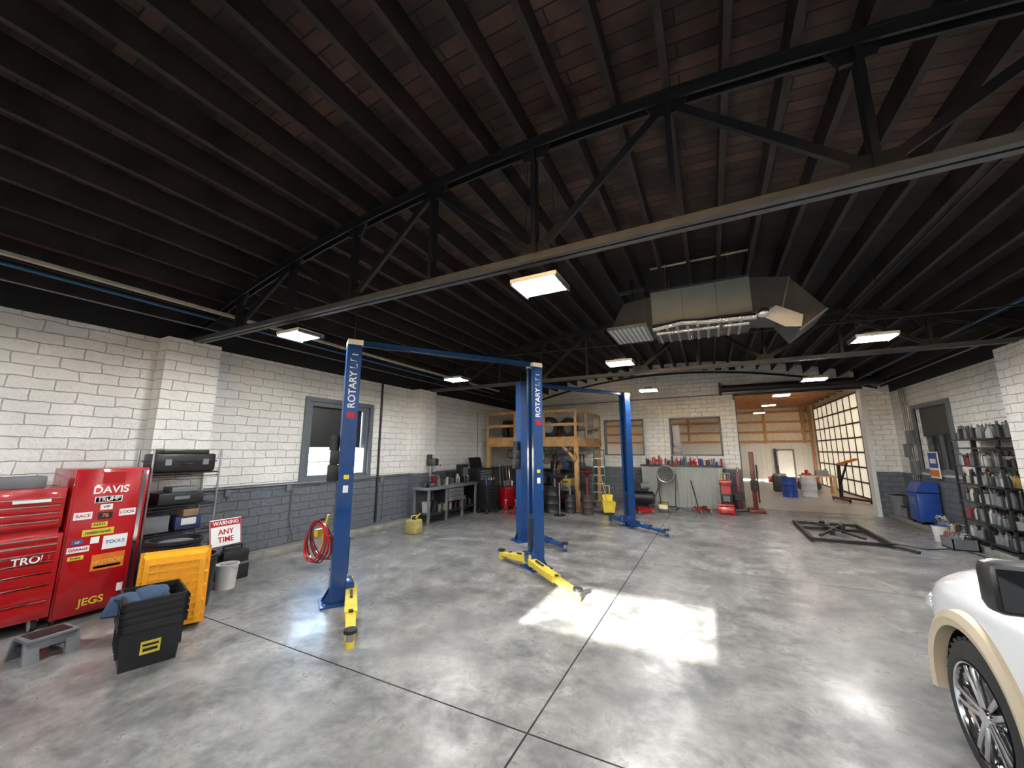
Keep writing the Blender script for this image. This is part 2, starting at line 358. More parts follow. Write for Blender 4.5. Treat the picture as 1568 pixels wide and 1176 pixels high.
# ------------------------------------------------------------ next bay
NY=32.5
b=B('floor_next_bay'); b.bx(-8,6.3,YF+.3,NY+.2,-.2,0,M('bay_concrete',(.42,.39,.34),.35,var=.15,scale=2)); b.done(smooth=False)
b=B('wall_next_bay_far'); b.bx(-8,6.3,NY,NY+.2,0,7,INSUL)
b.bx(-8,6,NY-.04,NY,0,2.6,SHEETW); k=-8
while k<6: b.bx(k,k+.03,NY-.07,NY-.03,0,2.6,SHEETW); k+=.3
for z in (2.65,3.3,4.0,4.7,5.4): b.bx(-8,6,NY-.12,NY,z,z+.14,SALMON)
for x in (-6.5,-4,-1.5,1,3.4,5.6): b.bx(x,x+.15,NY-.16,NY,2.6,6.5,SALMON)
b.done(smooth=False)
b=B('door_1'); NZ=NY-.12; b.bx(3.9,4.9,NZ-.10,NZ-.06,0,2.1,WHT,bev=.01); b.bx(3.8,3.9,NZ-.12,NZ-.04,0,2.2,GREY); b.bx(4.9,5,NZ-.12,NZ-.04,0,2.2,GREY); b.bx(3.8,5,NZ-.12,NZ-.04,2.1,2.2,GREY); b.sph((4.0,NZ-.13,1),.03,STEEL); b.done()
b=B('wall_next_bay_left'); b.bx(-8.2,-8,YF+.3,NY,0,7,INSUL); b.done(smooth=False)
b=B('wall_next_bay_near'); b.bx(5.7,6.3,YF+.05,YF+.3,0,7,INSUL); b.done(smooth=False)
b=B('wall_next_bay_right'); b.bx(6.1,6.3,YF+.3,NY,0,7,INSUL); b.done(smooth=False)
b=B('trim_4')
for y in (17.6,19.2,20.7,30.5,32): b.bx(5.95,6.09,y,y+.15,0,6,SALMON)
for z in (5.1,5.8): b.bx(5.98,6.09,YF+.3,NY,z,z+.14,SALMON)
b.done(smooth=False)
b=B('ceiling_next_bay'); b.bx(-8,6.3,YF+.3,NY,6.4,6.5,INSUL); y=18.2
while y<NY:
    b.bx(-8,6.2,y,y+.05,5.0,5.14,SALMON); b.bx(-8,6.2,y,y+.05,6.2,6.4,SALMON)
    for x in range(-8,6): b.beam((x,y+.025,5.1 if x%2 else 6.25),(x+1,y+.025,6.25 if x%2 else 5.1),.04,.09,SALMON)
    y+=1.25
b.bx(-8,6.3,YF+.25,YF+.3,5.6,6.5,INSUL)
b.done(smooth=False)
b=B('door_2')
for i in range(7):
    for j in range(9):
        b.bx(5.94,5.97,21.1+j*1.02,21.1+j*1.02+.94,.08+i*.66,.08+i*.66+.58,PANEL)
b.bx(5.97,6.08,21,30.3,0,4.75,SHEETW)
for j in range(10): b.bx(5.91,5.97,21.0+j*1.02,21.08+j*1.02,0,4.7,BROWN)
for i in range(8): b.bx(5.91,5.97,21,30.3,i*.66,i*.66+.08,BROWN)
b.done(smooth=False)
for y in (19.5,23.5,28):
    for x in (-3,2.8):
        b=B('hanging_led_light'); b.box((0,0,0),(.62,.4,.05),WHT,bev=.008); b.box((0,0,-.03),(.56,.34,.015),LED2)
        for i in (-.25,.25): b.cyl((i,0,0),(i,0,.62),.006,STEEL,seg=6)
        b.done(loc=(x,y,4.4))

# ------------------------------------------------------------ two-post lifts
def lift(p,q,h,arms,label=True):
    p=Vector((*p,0));q=Vector((*q,0)); d=q-p; L=d.length; rz=math.atan2(d.y,d.x)
    inv=Matrix.Rotation(-rz,3,'Z')
    b=B('two_post_car_lift')
    for x,s in ((0,1),(L,-1)):
        b.box((x,0,.012),(.44,.42,.024),BLUE)
        b.box((x-s*.10,0,h/2),(.012,.24,h),BLUE)
        for w in (-1,1):
            b.box((x,w*.115,h/2),(.20,.012,h),BLUE)
            b.box((x+s*.095,w*.085,h/2),(.012,.06,h),BLUE)
            b.prism([(x-s*.10,.02),(x-s*.20,.02),(x-s*.10,.2)],'y',w*.08-.006,w*.08+.006,BLUE)
            for t in (-1,1): b.cyl((x+t*.17,w*.17,.02),(x+t*.17,w*.17,.05),.016,STEEL,seg=8)
        b.box((x+s*.03,0,.55),(.14,.16,.8),BLK); b.box((x+s*.14,0,.20),(.12,.34,.16),BLUE,bev=.01)
        b.box((x+s*.11,0,.62),(.02,.11,.5),BLK)
        b.cyl((x-s*.03,0,.9),(x-s*.03,0,h-.25),.022,STEEL)
        b.box((x,0,h+.03),(.22,.26,.08),BLUE)
        if label:
            b.box((x,-.123,h-.62),(.17,.004,1.08),LBLUE)
            b.text('ROTARY LIFT',.145,facem((x,-.127,h-.56),(0,-1,0),(0,0,1)),WHT)
            b.box((x,-.126,h-1.10),(.12,.004,.09),RED)
            b.box((x,-.123,1.55),(.07,.004,.10),WHT); b.box((x,-.123,1.72),(.07,.004,.06),YEL)
    b.box((-.17,0,2.0),(.12,.16,.2),BLKP,bev=.01); b.cyl((-.18,0,2.1),(-.18,0,2.32),.07,BLK); b.box((-.18,0,1.78),(.14,.18,.24),BLK,bev=.02)
    b.box((L/2,0,h+.05),(L,.09,.08),BLUE); b.tube([(0,-.08,h+.0),(L*.5,-.09,h-.03),(L,-.08,h+.0)],.01,BLK)
    b.tube([(0,.14,.4),(-.05,.16,2),(0,.14,h)],.012,BLK); b.tube([(0,.05,h),(0,.06,h+.9)],.008,BLK)
    for pi,end,mt in arms:
        x,s=((0,1),(L,-1))[pi]; e=inv@(Vector((*end,0))-p); a=Vector((x+s*.17,math.copysign(.12,e.y),.16)); e.z=.10
        dd=(e-a); mid=a+dd*.6
        b.cyl((a.x,a.y,.08),(a.x,a.y,.27),.05,mt)
        b.beam(a,mid,.15,.10,mt,bev=.006); b.beam(mid-dd*.1,e,.11,.07,mt,bev=.004)
        b.cyl((e.x,e.y,.05),(e.x,e.y,.15),.04,STEEL); b.cyl((e.x,e.y,.145),(e.x,e.y,.18),.07,BLK)
        b.cyl((e.x,e.y,.0),(e.x,e.y,.06),.05,mt)
        b.box((mid.x,mid.y,mid.z+.055),(.05,.05,.02),BLK); b.beam(a+dd*.12+Vector((0,0,.06)),a+dd*.3+Vector((0,0,.055)),.03,.03,BLK)
    b.done(loc=p,rz=rz)
lift((-4.86,4.1),(-3.0,6.85),3.72,[(0,(-3.66,3.3),YEL),(0,(-5.75,4.75),YEL),(1,(-1.84,5.66),YEL),(1,(-3.85,7.1),YEL)])
lift((-4.14,8.67),(-2.2,11.7),3.72,[(0,(-2.92,8.2),BLUE),(0,(-4.6,9.8),BLUE),(1,(-1.14,10.7),BLUE),(1,(-2.9,12.3),BLUE)],False)
b=B('air_hose_coil')
for i in range(6): b.torus((0,(i-2)*.028,0),.25+.02*(i%3),.013,(.15,1,.1*i-.2),DRED if i%2 else RED)
b.box((0,.02,.12),(.07,.12,.1),YEL); b.tube([(.1,0,-.1),(.14,0,.2),(.16,.03,.38)],.02,YEL); b.beam((.0,0,.28),(.10,.0,.32),.03,.03,BLK)
b.done(loc=(-5.20,3.98,.80))

# ------------------------------------------------------------ hanging heater/duct
b=B('hanging_duct_heater')
b.box((0,.45,.33),(1.55,.9,.66),LGREY,bev=.008)
for x in (-.26,.27,-.77,.765): b.bx(x,x+.01,-.008,.0,.02,.64,GREY)
b.bx(-.77,.77,-.008,0,.62,.65,DUCT)
b.bx(-.76,.76,-.06,.85,-.10,0,DUCT)
for i in range(9): b.bx(-.7+i*.16,-.66+i*.16,-.07,.8,-.13,-.10,STEEL)
b.tube([(-.75,-.1,-.09),(-.3,-.12,-.04),(.1,-.12,-.08),(.8,-.1,-.1)],.05,FOIL); b.tube([(-.7,-.02,-.16),(.7,-.02,-.17)],.03,FOIL)
b.cyl((-.15,.3,-.13),(-.15,.3,-.24),.03,FOIL); b.cyl((.3,-.1,-.05),(.3,-.1,-.3),.025,STEEL)
b.hexa([(-.78,0,.0),(-.78,.9,.0),(-1.5,.95,.02),(-1.5,-.05,.02)],[(-.78,0,.55),(-.78,.9,.55),(-1.25,.9,.5),(-1.25,0,.5)],DUCT)
b.bx(-1.55,-.85,-.12,.9,-.02,.04,LGREY)
for i in range(8): b.bx(-1.5+i*.08,-1.47+i*.08,-.13,.85,-.035,-.02,WHT)
b.hexa([(.78,0,.0),(.78,.9,.0),(1.15,.9,-.05),(1.15,0,-.05)],[(.78,0,.6),(.78,.9,.6),(1.3,.9,.5),(1.3,0,.5)],DUCT)
b.hexa([(1.15,0,-.05),(1.15,.9,-.05),(1.35,.9,-.38),(1.35,0,-.38)],[(1.3,0,.5),(1.3,.9,.5),(1.72,.9,-.1),(1.72,0,-.1)],DUCT)
b.beam((1.15,-.01,-.05),(1.3,-.01,.5),.02,.02,STEEL); b.beam((1.35,-.01,-.38),(1.72,-.01,-.1),.02,.03,STEEL)
b.hexa([(.86,-.15,-.12),(.98,-.2,-.06),(1.06,-.2,-.0),(.9,-.12,-.02)],[(1.15,-.15,-.34),(1.34,-.2,-.38),(1.38,-.2,-.2),(1.12,-.12,-.16)],WPL)
b.sph((.9,-.14,-.07),.09,FOIL,(1.3,.7,.9))
for x in (-.5,.5): 
    for y in (.05,.85): b.cyl((x,y,.6),(x,y,1.16),.008,STEEL,seg=6)
b.cyl((-1.15,.4,.4),(-1.15,.4,1.1),.03,BLK); b.bx(-1.4,-.9,.35,.45,.85,.9,DUCT)
b.bx(-.75,.8,-.0,.04,1.08,1.10,CREAM)
b.done(loc=(0,7.05,4.3))

# ------------------------------------------------------------ pipes / conduits
b=B('ceiling_pipes')
b.bx(-7.24,-7.16,YB,13,4.36,4.40,CREAM); b.cyl((-7.45,YB,4.34),(-7.45,13,4.3),.022,BPIPE); b.cyl((-7.7,YB,4.2),(-7.7,15,4.2),.014,PIPE,seg=8)
b.cyl((-6.9,YB,4.5),(-6.9,3.2,4.48),.008,DRED,seg=6)
b.cyl((2.63,YB,4.78),(2.63,15,4.78),.014,BLK); b.cyl((5.0,YB,4.2),(5.0,YF,4.2),.02,PIPE); b.cyl((4.5,YB,4.42),(4.5,YF,4.42),.02,BPIPE)
b.cyl((-4.9,8.5,4.5),(5.1,8.6,4.3),.015,BLK)
b.cyl((-7.9,16.5,4.1),(5.2,16.5,4.25),.02,PIPE)
b.done()
b=B('wall_conduit')
X=XL+.03
b.cyl((X,3.8,1.38),(X,9.3,1.38),.014,PIPE,seg=8)
for y in (4.3,5.5,8.2): b.box((X,y,1.3),(.06,.1,.13),GREY,bev=.008)
b.tube([(X,5.6,1.25),(X,5.6,.6),(X+.05,5.7,.2)],.016,PIPE)
b.cyl((X,8.05,.2),(X,8.05,4.0),.03,BLK); b.cyl((X,8.3,.2),(X,8.3,1.35),.012,PIPE)
b.cyl((X,13.2,.2),(X,13.2,3.6),.012,PIPE)
b.done()
b=B('wall_conduit')
for i in range(4): b.cyl((XR-.04,16.1-i*.13,1.2),(XR-.04,16.1-i*.13,4.0),.018,PIPE,seg=8)
for y,z in ((16.0,2.1),(15.7,2.5),(15.75,1.6)): b.box((XR-.08,y,z),(.12,.28,.4),GREY,bev=.01)
b.cyl((XR-.04,10.6,2.0),(XR-.04,13.4,2.0),.015,PIPE)
b.done()

# ------------------------------------------------------------ storage loft
b=B('wooden_storage_loft')
x0,x1,y0,y1=-8.0,-4.25,13.5,16.75
for x in (x0+.05,x1-.07):
    for y in (y0+.07,y1-.07): b.bx(x-.07,x+.07,y-.07,y+.07,.0 if x>x0+.1 else .13,2.35,WOOD)
b.bx(x0,x1,y0-.04,y0,2.25,2.55,WOOD); b.bx(x0,x1,y1,y1+.04,2.25,2.55,WOOD); b.bx(x1,x1+.04,y0,y1,2.25,2.55,WOOD)
x=x0+.2
while x<x1: b.bx(x,x+.04,y0,y1,2.35,2.52,WOOD); x+=.4
b.bx(x0,x1,y0-.06,y1,2.55,2.6,WOOD)
for z in (3.0,3.5): b.bx(x0,x1,y0-.02,y0+.02,z,z+.1,WOOD); b.bx(x1-.02,x1+.02,y0,y1,z,z+.1,WOOD)
for i in range(4):
    x=x0+.05+(x1-x0-.1)*i/3; b.bx(x-.045,x+.045,y0-.06,y0-.02,2.3,3.6,WOOD)
for y in (14.6,15.7,16.7): b.bx(x1,x1+.04,y-.045,y+.045,2.3,3.6,WOOD)
b.beam((x1-.07,y0+.03,1.75),(x1-.6,y0+.03,2.3),.04,.09,WOOD)
b.done(smooth=False)
def tires(name,lst,loc):
    b=B(name)
    for c,ax,R,w in lst:
        b.tire(c,ax,R,w)
        b.lathe([(R*.62,0),(R*.2,.02),(0,.02)],axm(c,ax),STEEL,20)
    b.done(loc=loc)
tires('tire_row',[((0,0,.35),(1,.3,0),.35,.22),((.3,0,.35),(1,.3,0),.35,.22),((.6,.05,.35),(1,.3,0),.35,.22),((.95,0,.35),(1,.4,0),.35,.22)],(-7.4,14.0,2.6))
tires('tire_row',[((0,0,.38),(.1,1,.05),.38,.25),((.75,.1,.36),(.3,1,0),.36,.24)],(-5.5,13.95,2.6))
tires('tire_stack',[((0,0,.12),(0,0,1),.34,.22),((.02,0,.35),(0,0,1),.34,.22),((0,.02,.58),(0,0,1),.34,.22)],(-6.2,14.9,2.6))
b=B('storage_boxes')
b.box((0,0,.2),(.5,.4,.4),CARD); b.box((0,0,.405),(.5,.05,.01),CREAM); b.box((.6,.1,.15),(.45,.4,.3),WPL,bev=.02); b.box((.6,.1,.31),(.48,.43,.03),BLU2,bev=.01); b.box((.05,.05,.55),(.35,.3,.28),GREY,bev=.02)
b.done(loc=(-5.4,15.3,2.6))

# ------------------------------------------------------------ generic clutter makers
def drum(b,c,r,h,m):
    b.lz([(0,0),(r,0),(r,.02),(r*1.02,.03),(r,.04),(r,h*.33),(r*1.03,h*.35),(r,h*.37),(r,h*.64),(r*1.03,h*.66),(r,h*.68),(r,h-.03),(r*1.03,h-.015),(r,h),(r*.97,h),(r*.97,h-.03),(0,h-.03)],c,m,28)
def bucket(b,c,r,h,m):
    b.lz([(0,0),(r*.82,0),(r,h*.94),(r*1.06,h*.95),(r*1.06,h),(r*.96,h),(r*.8,.03),(0,.03)],c,m,24)
    b.torus((c[0],c[1],c[2]+h*.9),r*1.04,.004,(0,.5,1),STEEL,seg=20,rs=6)
def bottle(b,c,r,h,m,cap):
    b.lz([(0,0),(r,0),(r,h*.62),(r*.75,h*.75),(r*.35,h*.84),(r*.35,h*.9)],c,m,12)
    b.lz([(r*.42,h*.88),(r*.42,h),(0,h)],c,cap,10)
def can(b,c,r,h,m):
    b.lz([(0,0),(r,0),(r,h),(r*.9,h+.005),(r*.85,h-.005),(0,h-.005)],c,m,14)
def jug(b,c,w,d,h,m,cap):
    x,y,z=c
    b.box((x,y,z+h*.38),(w,d,h*.76),m,bev=.012); b.cyl((x+w*.15,y,z+h*.74),(x+w*.15,y,z+h*.93),w*.3,m,r2=w*.13,seg=10); b.cyl((x+w*.15,y,z+h*.92),(x+w*.15,y,z+h),w*.15,cap,seg=10)
    b.tube([(x-w*.38,y,z+h*.74),(x-w*.36,y,z+h*.9),(x,y,z+h*.88)],.012,m)
def caster(b,x,y,r=.05):
    b.cyl((x-.018,y,r),(x+.018,y,r),r,RUB,seg=14); b.box((x,y,r*1.7),(.05,.05,.06),STEEL)
COLS=[M('c%d'%i,c,.45) for i,c in enumerate([(.26,.03,.03),(.03,.07,.2),(.38,.38,.36),(.018,.018,.018),(.38,.26,.05),(.04,.11,.06),(.14,.15,.16),(.28,.11,.04),(.09,.14,.2)])]
def rc(): return random.choice(COLS)
def muted(): return random.choice([COLS[2],COLS[2],COLS[3],COLS[3],COLS[3],COLS[6],COLS[6],COLS[6],rc()])

# ------------------------------------------------------------ tool chest + locker
b=B('tool_chest')
b.bx(-.8,0,0,1.05,.14,1.1,RED,bev=.01); b.bx(-.72,-.08,.03,1.02,1.1,1.16,RED); b.bx(-.78,-.06,.02,1.03,1.16,1.64,RED,bev=.01)
zs=[.18,.36,.54,.68,.80,.90,1.0,1.08]
for a,c in zip(zs,zs[1:]):
    b.bx(-.01,.012,.04,1.01,a+.006,c-.006,RED,bev=.003); b.bx(.012,.022,.05,1.0,c-.024,c-.012,CHR)
zs=[1.18,1.27,1.36,1.45,1.54]
for a,c in zip(zs,zs[1:]):
    b.bx(-.07,-.045,.05,1.0,a+.006,c-.006,RED,bev=.003); b.bx(-.045,-.036,.06,.99,c-.02,c-.011,CHR)
for y in (.1,.95):
    for x in (-.7,-.1): b.cyl((x,y-.025,.07),(x,y+.025,.07),.07,RUB); b.box((x,y,.13),(.07,.08,.05),STEEL)
b.text('TRON',.11,facem((.024,.82,.83),(1,0,0),(0,1,0)),WHT); b.box((-.034,.75,1.50),(.004,.3,.035),WHT)
b.bx(-.6,-.3,.5,.9,1.64,1.78,GREY,bev=.01)
b.done(loc=(-7.22,.9,0))
b=B('steel_locker')
b.bx(-.75,0,0,.74,.06,1.86,RED,bev=.01); b.bx(0,.015,.02,.72,.1,1.83,RED,bev=.004); b.bx(.015,.03,.66,.70,.1,1.83,CHR)
for x in(-.7,-.08):
    for y in (.06,.68): b.cyl((x,y,0),(x,y,.07),.03,BLK)
def stick(y,z,w,h,m,t=None,tm=None,ts=.05):
    b.box((.0175,y,z),(.004,w,h),m)
    if t: b.text(t,ts,facem((.021,y,z),(1,0,0),(0,1,0)),tm,.001)
INK=M('ink_blue',(.02,.1,.3),.5)
stick(.37,1.74,.22,.15,WHT,'N',RED,.13)
b.text('DAVIS',.13,facem((.0175,.36,1.58),(1,0,0),(0,1,0)),WHT)
TB=M('trump_blue',(.01,.02,.12),.4)
stick(.35,1.46,.27,.08,WHT); stick(.35,1.46,.25,.065,TB,'TRUMP',WHT,.07)
stick(.13,1.27,.17,.09,WHT,'RACE',RED,.055); stick(.56,1.27,.17,.09,WHT,'LOOK',RED,.055); stick(.34,1.36,.12,.07,WHT,'VIP',BLK,.05); stick(.34,1.25,.14,.09,BLK,'76',ORG,.07)
stick(.30,1.14,.15,.06,YEL,'PARTS',BLK,.04); stick(.30,1.05,.30,.08,YEL,'motorcraft',BLK,.055)
stick(.12,.95,.10,.05,INK,'oil',WHT,.04); stick(.28,.95,.08,.08,WHT); stick(.14,.86,.20,.07,WHT,'GARAGE',RED,.045); stick(.48,.90,.24,.17,WHT,'TOOLS',INK,.06)
stick(.13,.76,.14,.05,YEL,'brake',BLK,.04); stick(.44,.66,.32,.20,ORG,'HOTROD',YEL,.07); stick(.44,.60,.26,.03,YEL)
b.text('JEGS',.12,facem((.0175,.34,.2),(1,0,0),(0,1,0)),YEL); stick(.6,.3,.06,.1,WHT)
b.done(loc=(-7.27,1.97,0))

b=B('wire_shelf_rack')
for x in (0,.5):
    for y in (0,.9): b.cyl((x,y,.0),(x,y,2.12),.016,STEEL,seg=10)
for z in (.25,.85,1.25,1.75):
    for x in (0,.5): b.cyl((x,0,z),(x,.9,z),.009,BLK,seg=6); b.cyl((x,0,z-.05),(x,.9,z-.05),.007,BLK,seg=6)
    for i in range(19): b.cyl((0,i*.05,z+.008),(.5,i*.05,z+.008),.004,BLK,seg=5)
b.done(loc=(-7.95,2.8,.0))
b=B('equipment_case')
b.box((0,0,.14),(.40,.82,.28),BLKP,bev=.03); b.box((0,0,.16),(.42,.84,.02),BLK)
for y in (-.25,.25): b.box((.21,y,.15),(.03,.08,.09),STEEL)
b.torus((.22,0,.12),.07,.012,(0,0,1),BLK); b.box((0,0,.31),(.36,.62,.07),BLKP,bev=.02)
b.done(loc=(-7.70,3.25,1.77))
b=B('equipment_case')
b.box((0,0,.09),(.4,.6,.18),BLKP,bev=.02); b.box((.2,0,.1),(.03,.2,.05),GREY); b.box((0,.05,.22),(.3,.35,.08),GREY,bev=.01); b.done(loc=(-7.7,3.25,1.27))
b=B('parts_boxes')
b.box((0,-.2,.12),(.3,.3,.24),GREY,bev=.01); b.box((0,.2,.1),(.3,.35,.2),M('navy',(.02,.03,.09),.5),bev=.01); b.box((.15,.2,.12),(.01,.2,.1),WPL); b.box((0.02,.22,.25),(.25,.2,.1),CARD)
b.done(loc=(-7.7,3.2,.87))

b=B('trash_barrel'); b.lz([(0,0),(.27,0),(.31,.78),(.34,.8),(.34,.84),(.29,.84),(.25,.05),(0,.05)],(0,0,0),BLKP,28); b.sph((0,0,.76),.26,GREY,(1,1,.25))
for a in (0,math.pi): b.box((.34*math.cos(a),.34*math.sin(a),.74),(.05,.12,.05),BLKP)
b.done(loc=(-7.05,3.05,0))
b=B('trash_barrel'); b.lz([(0,0),(.22,0),(.27,.62),(.3,.64),(.3,.68),(.25,.68),(.2,.05),(0,.05)],(0,0,0),BLKP,28)
for a in (0,math.pi): b.box((.3*math.cos(a),.3*math.sin(a),.6),(.05,.1,.05),BLKP)
b.done(loc=(-6.5,3.05,0))
b=B('tool_box'); b.box((0,0,.12),(.30,.42,.24),BLKP,bev=.015); b.box((0,0,.36),(.28,.40,.2),BLKP,bev=.02); b.box((0,0,.25),(.32,.44,.03),GREY); b.tube([(0,-.14,.46),(0,-.14,.53),(0,.14,.53),(0,.14,.46)],.015,BLK); b.done(loc=(-7.30,3.98,0))
b=B('warning_sign'); b.box((0,0,.2),(.012,.50,.42),WHT); b.box((.007,0,.345),(.002,.48,.10),RED)
b.text('WARNING',.085,facem((.009,0,.345),(1,0,0),(0,1,0)),WHT,.001); b.text('ANY\nTIME',.12,facem((.008,0,.14),(1,0,0),(0,1,0)),RED,.001)
for p in (-.24,.24): b.box((.007,p,.2),(.002,.01,.4),RED)
b.done(loc=(-7.28,3.85,.57),rot=(0,-.18,.1))
b=B('plastic_bucket'); bucket(b,(0,0,0),.15,.36,WPL); b.lz([(0,.33),(.14,.33)],(0,0,0),GREY); b.done(loc=(-6.88,3.70,0))

def tote(b,z,L,W,H,m):
    t=.88
    bot=[(-L/2*t,-W/2*t,z),(L/2*t,-W/2*t,z),(L/2*t,W/2*t,z),(-L/2*t,W/2*t,z)]
    top=[(-L/2,-W/2,z+H),(L/2,-W/2,z+H),(L/2,W/2,z+H),(-L/2,W/2,z+H)]
    i=b.mi(m); V=b.bm.verts.new
    ob=[V(p) for p in bot]; ot=[V(p) for p in top]; it=[V((p[0]*.95,p[1]*.95,p[2])) for p in top]; ib=[V((p[0]*.95,p[1]*.95,p[2]+.02)) for p in bot]
    fs=[ob,ib]
    for k in range(4):
        q=(k+1)%4; fs+= [[ob[k],ob[q],ot[q],ot[k]],[ot[k],ot[q],it[q],it[k]],[it[k],it[q],ib[q],ib[k]]]
    for f in fs: b.bm.faces.new(f).material_index=i
    for s in (-1,1):
        b.bx(-L/2-.02,L/2+.02,s*W/2-.02,s*W/2+.02,z+H-.04,z+H,m); b.bx(s*L/2-.02,s*L/2+.02,-W/2-.02,W/2+.02,z+H-.04,z+H,m)
        for k in range(5): b.box((-L*.36+k*L*.18,s*W/2*.965,z+H*.6),(.02,.03,H*.6),m)
b=B('storage_tote_stack'); tote(b,0,.56,.48,.40,BLKP)
for k in range(4): 
    z=.40+k*.06
    for s in (-1,1):
        b.bx(-.31,.31,s*.24-.02,s*.24+.02,z,z+.035,BLKP); b.bx(s*.29-.02,s*.29+.02,-.26,.26,z,z+.035,BLKP)
        b.bx(-.29,.29,s*.235-.01,s*.235+.01,z,z+.06,BLKP); b.bx(s*.285-.01,s*.285+.01,-.24,.24,z,z+.06,BLKP)
b.box((.262,0,.18),(.006,.15,.12),YEL,rot=(0,.08,0)); b.box((.266,0,.16),(.006,.11,.025),BLK,rot=(0,.08,0)); b.box((.268,0,.205),(.006,.12,.02),BLK,rot=(0,.08,0))
random.seed(3)
for k in range(9):
    b.sph((random.uniform(-.2,.0),random.uniform(-.2,.03),random.uniform(.55,.61)),random.uniform(.08,.13),DENIM,(1.2,.9,.45),rot=(random.uniform(-.5,.5),random.uniform(-.5,.5),random.uniform(0,3)))
b.beam((-.15,-.22,.60),(.0,-.29,.46),.2,.04,DENIM,bev=.015)
b.done(loc=(-5.38,2.20,0),rz=-.27)
b=B('storage_tote'); tote(b,0,.88,.64,.24,YEL2)
for k in range(9): b.box((-.32+k*.08,0,-.012),(.016,.52,.024),YEL2)
for k in range(7): b.box((0,-.24+k*.08,-.012),(.70,.016,.024),YEL2)
b.box((0,0,-.004),(.34,.03,.03),YEL2)
b.done(loc=(-5.84,2.56,.45),rot=(0,math.radians(-98),-.42))
b=B('step_stool')
for s in (-1,1):
    for y in (-.15,.15): b.hexa([(s*.17-.02,y-.06,.0),(s*.17+.02,y-.06,.0),(s*.17+.02,y+.06,0),(s*.17-.02,y+.06,0)],[(s*.11-.02,y-.05,.19),(s*.11+.02,y-.05,.19),(s*.11+.02,y+.05,.19),(s*.11-.02,y+.05,.19)],GREY)
    b.box((s*.125,0,.15),(.04,.34,.07),GREY)
b.box((0,0,.20),(.30,.38,.035),GREY,bev=.01); b.box((0,0,.22),(.22,.30,.006),BLK); b.box((0,-.17,.12),(.2,.02,.05),BLK); b.box((0,.17,.12),(.2,.02,.05),BLK); b.done(loc=(-6.38,1.74,0),rz=.1)
b=B('gas_can'); b.box((0,0,.17),(.3,.34,.34),M('can_yellow',(.36,.31,.09),.45),bev=.03); b.cyl((0,0,.34),(0,0,.40),.06,BLK,r2=.04); b.tube([(0,-.12,.34),(0,-.1,.44),(0,.1,.44),(0,.12,.34)],.012,YEL); b.tube([(.05,0,.38),(.16,.05,.5)],.018,YEL); b.box((.152,0,.17),(.004,.10,.06),COLS[2]); b.done(loc=(-7.0,8.15,0))

# ------------------------------------------------------------ workbench area
random.seed(11)
b=B('steel_workbench')
for y in (0,.85,1.7,2.5):
    for x in (.03,.57): b.bx(x-.03,x+.03,y,y+.06,0,.95,GREY)
b.bx(0,.62,-.03,2.6,.95,1.03,GREY,bev=.006); b.bx(.02,.58,0,2.5,.25,.28,DKS); b.bx(.0,.6,.9,1.7,.55,.94,DKS)
for k in range(3): b.bx(.6,.612,.93,1.67,.56+k*.125,.67+k*.125,GREY); b.bx(.612,.63,1.1,1.5,.61+k*.125,.625+k*.125,STEEL)
b.done(loc=(-7.94,9.15,0))
b=B('drill_press'); b.box((0,0,.03),(.3,.24,.06),GREY,bev=.01); b.cyl((-.05,0,.05),(-.05,0,.8),.035,STEEL); b.box((.05,0,.32),(.24,.22,.03),GREY); b.box((.02,0,.72),(.34,.18,.22),DKS,bev=.03); b.cyl((.1,0,.42),(.1,0,.62),.025,STEEL); b.cyl((-.1,0,.72),(-.1,0,.95),.08,BLK)
for k in range(3):
    a=k*2.1; b.cyl((.06,.1,.62),(.06+.16*math.cos(a),.13,.62+.16*math.sin(a)),.008,STEEL); b.sph((.06+.16*math.cos(a),.13,.62+.16*math.sin(a)),.02,RED)
b.done(loc=(-7.75,9.75,1.03))
b=B('bench_vise'); b.box((0,0,.06),(.2,.16,.12),DKS,bev=.02); b.box((.1,0,.13),(.06,.18,.08),DKS,bev=.01); b.box((.2,0,.13),(.05,.18,.08),DKS,bev=.01); b.cyl((.1,0,.1),(.32,0,.1),.015,STEEL); b.cyl((.31,-.1,.1),(.31,.1,.1),.01,STEEL); b.done(loc=(-7.62,9.3,1.03))
b=B('bench_supplies')
for k in range(26):
    y=-.1+k*.065; (bottle if k%2 else can)(b,(random.uniform(-.1,.22),y,0),random.uniform(.03,.045),random.uniform(.14,.30),*((muted(),WPL) if k%2 else (muted(),)))
b.box((-.05,.7,.2),(.2,.25,.4),DKS,bev=.01); b.box((.05,.7,.25),(.02,.2,.15),BLK); b.box((0,1.3,.3),(.25,.4,.6),BLKP,bev=.02); b.box((.13,1.3,.35),(.01,.3,.3),GREY)
b.done(loc=(-7.74,10.1,1.03))
b=B('under_bench_supplies')
for k in range(6):
    bucket(b,(0,k*.38,0),.14,.30,[WPL,BLKP,GREY,DRED,BLKP,GREY][k])
for k in range(8): can(b,(.18,.12+k*.28,0),.05,.2,muted())
b.done(loc=(-7.72,9.5,.28))
b=B('funnel_set'); b.cyl((0,0,0),(0,0,.12),.02,RED,r2=.02); b.cyl((0,0,.12),(0,0,.26),.02,RED,r2=.16); b.done(loc=(-7.55,9.62,1.03))
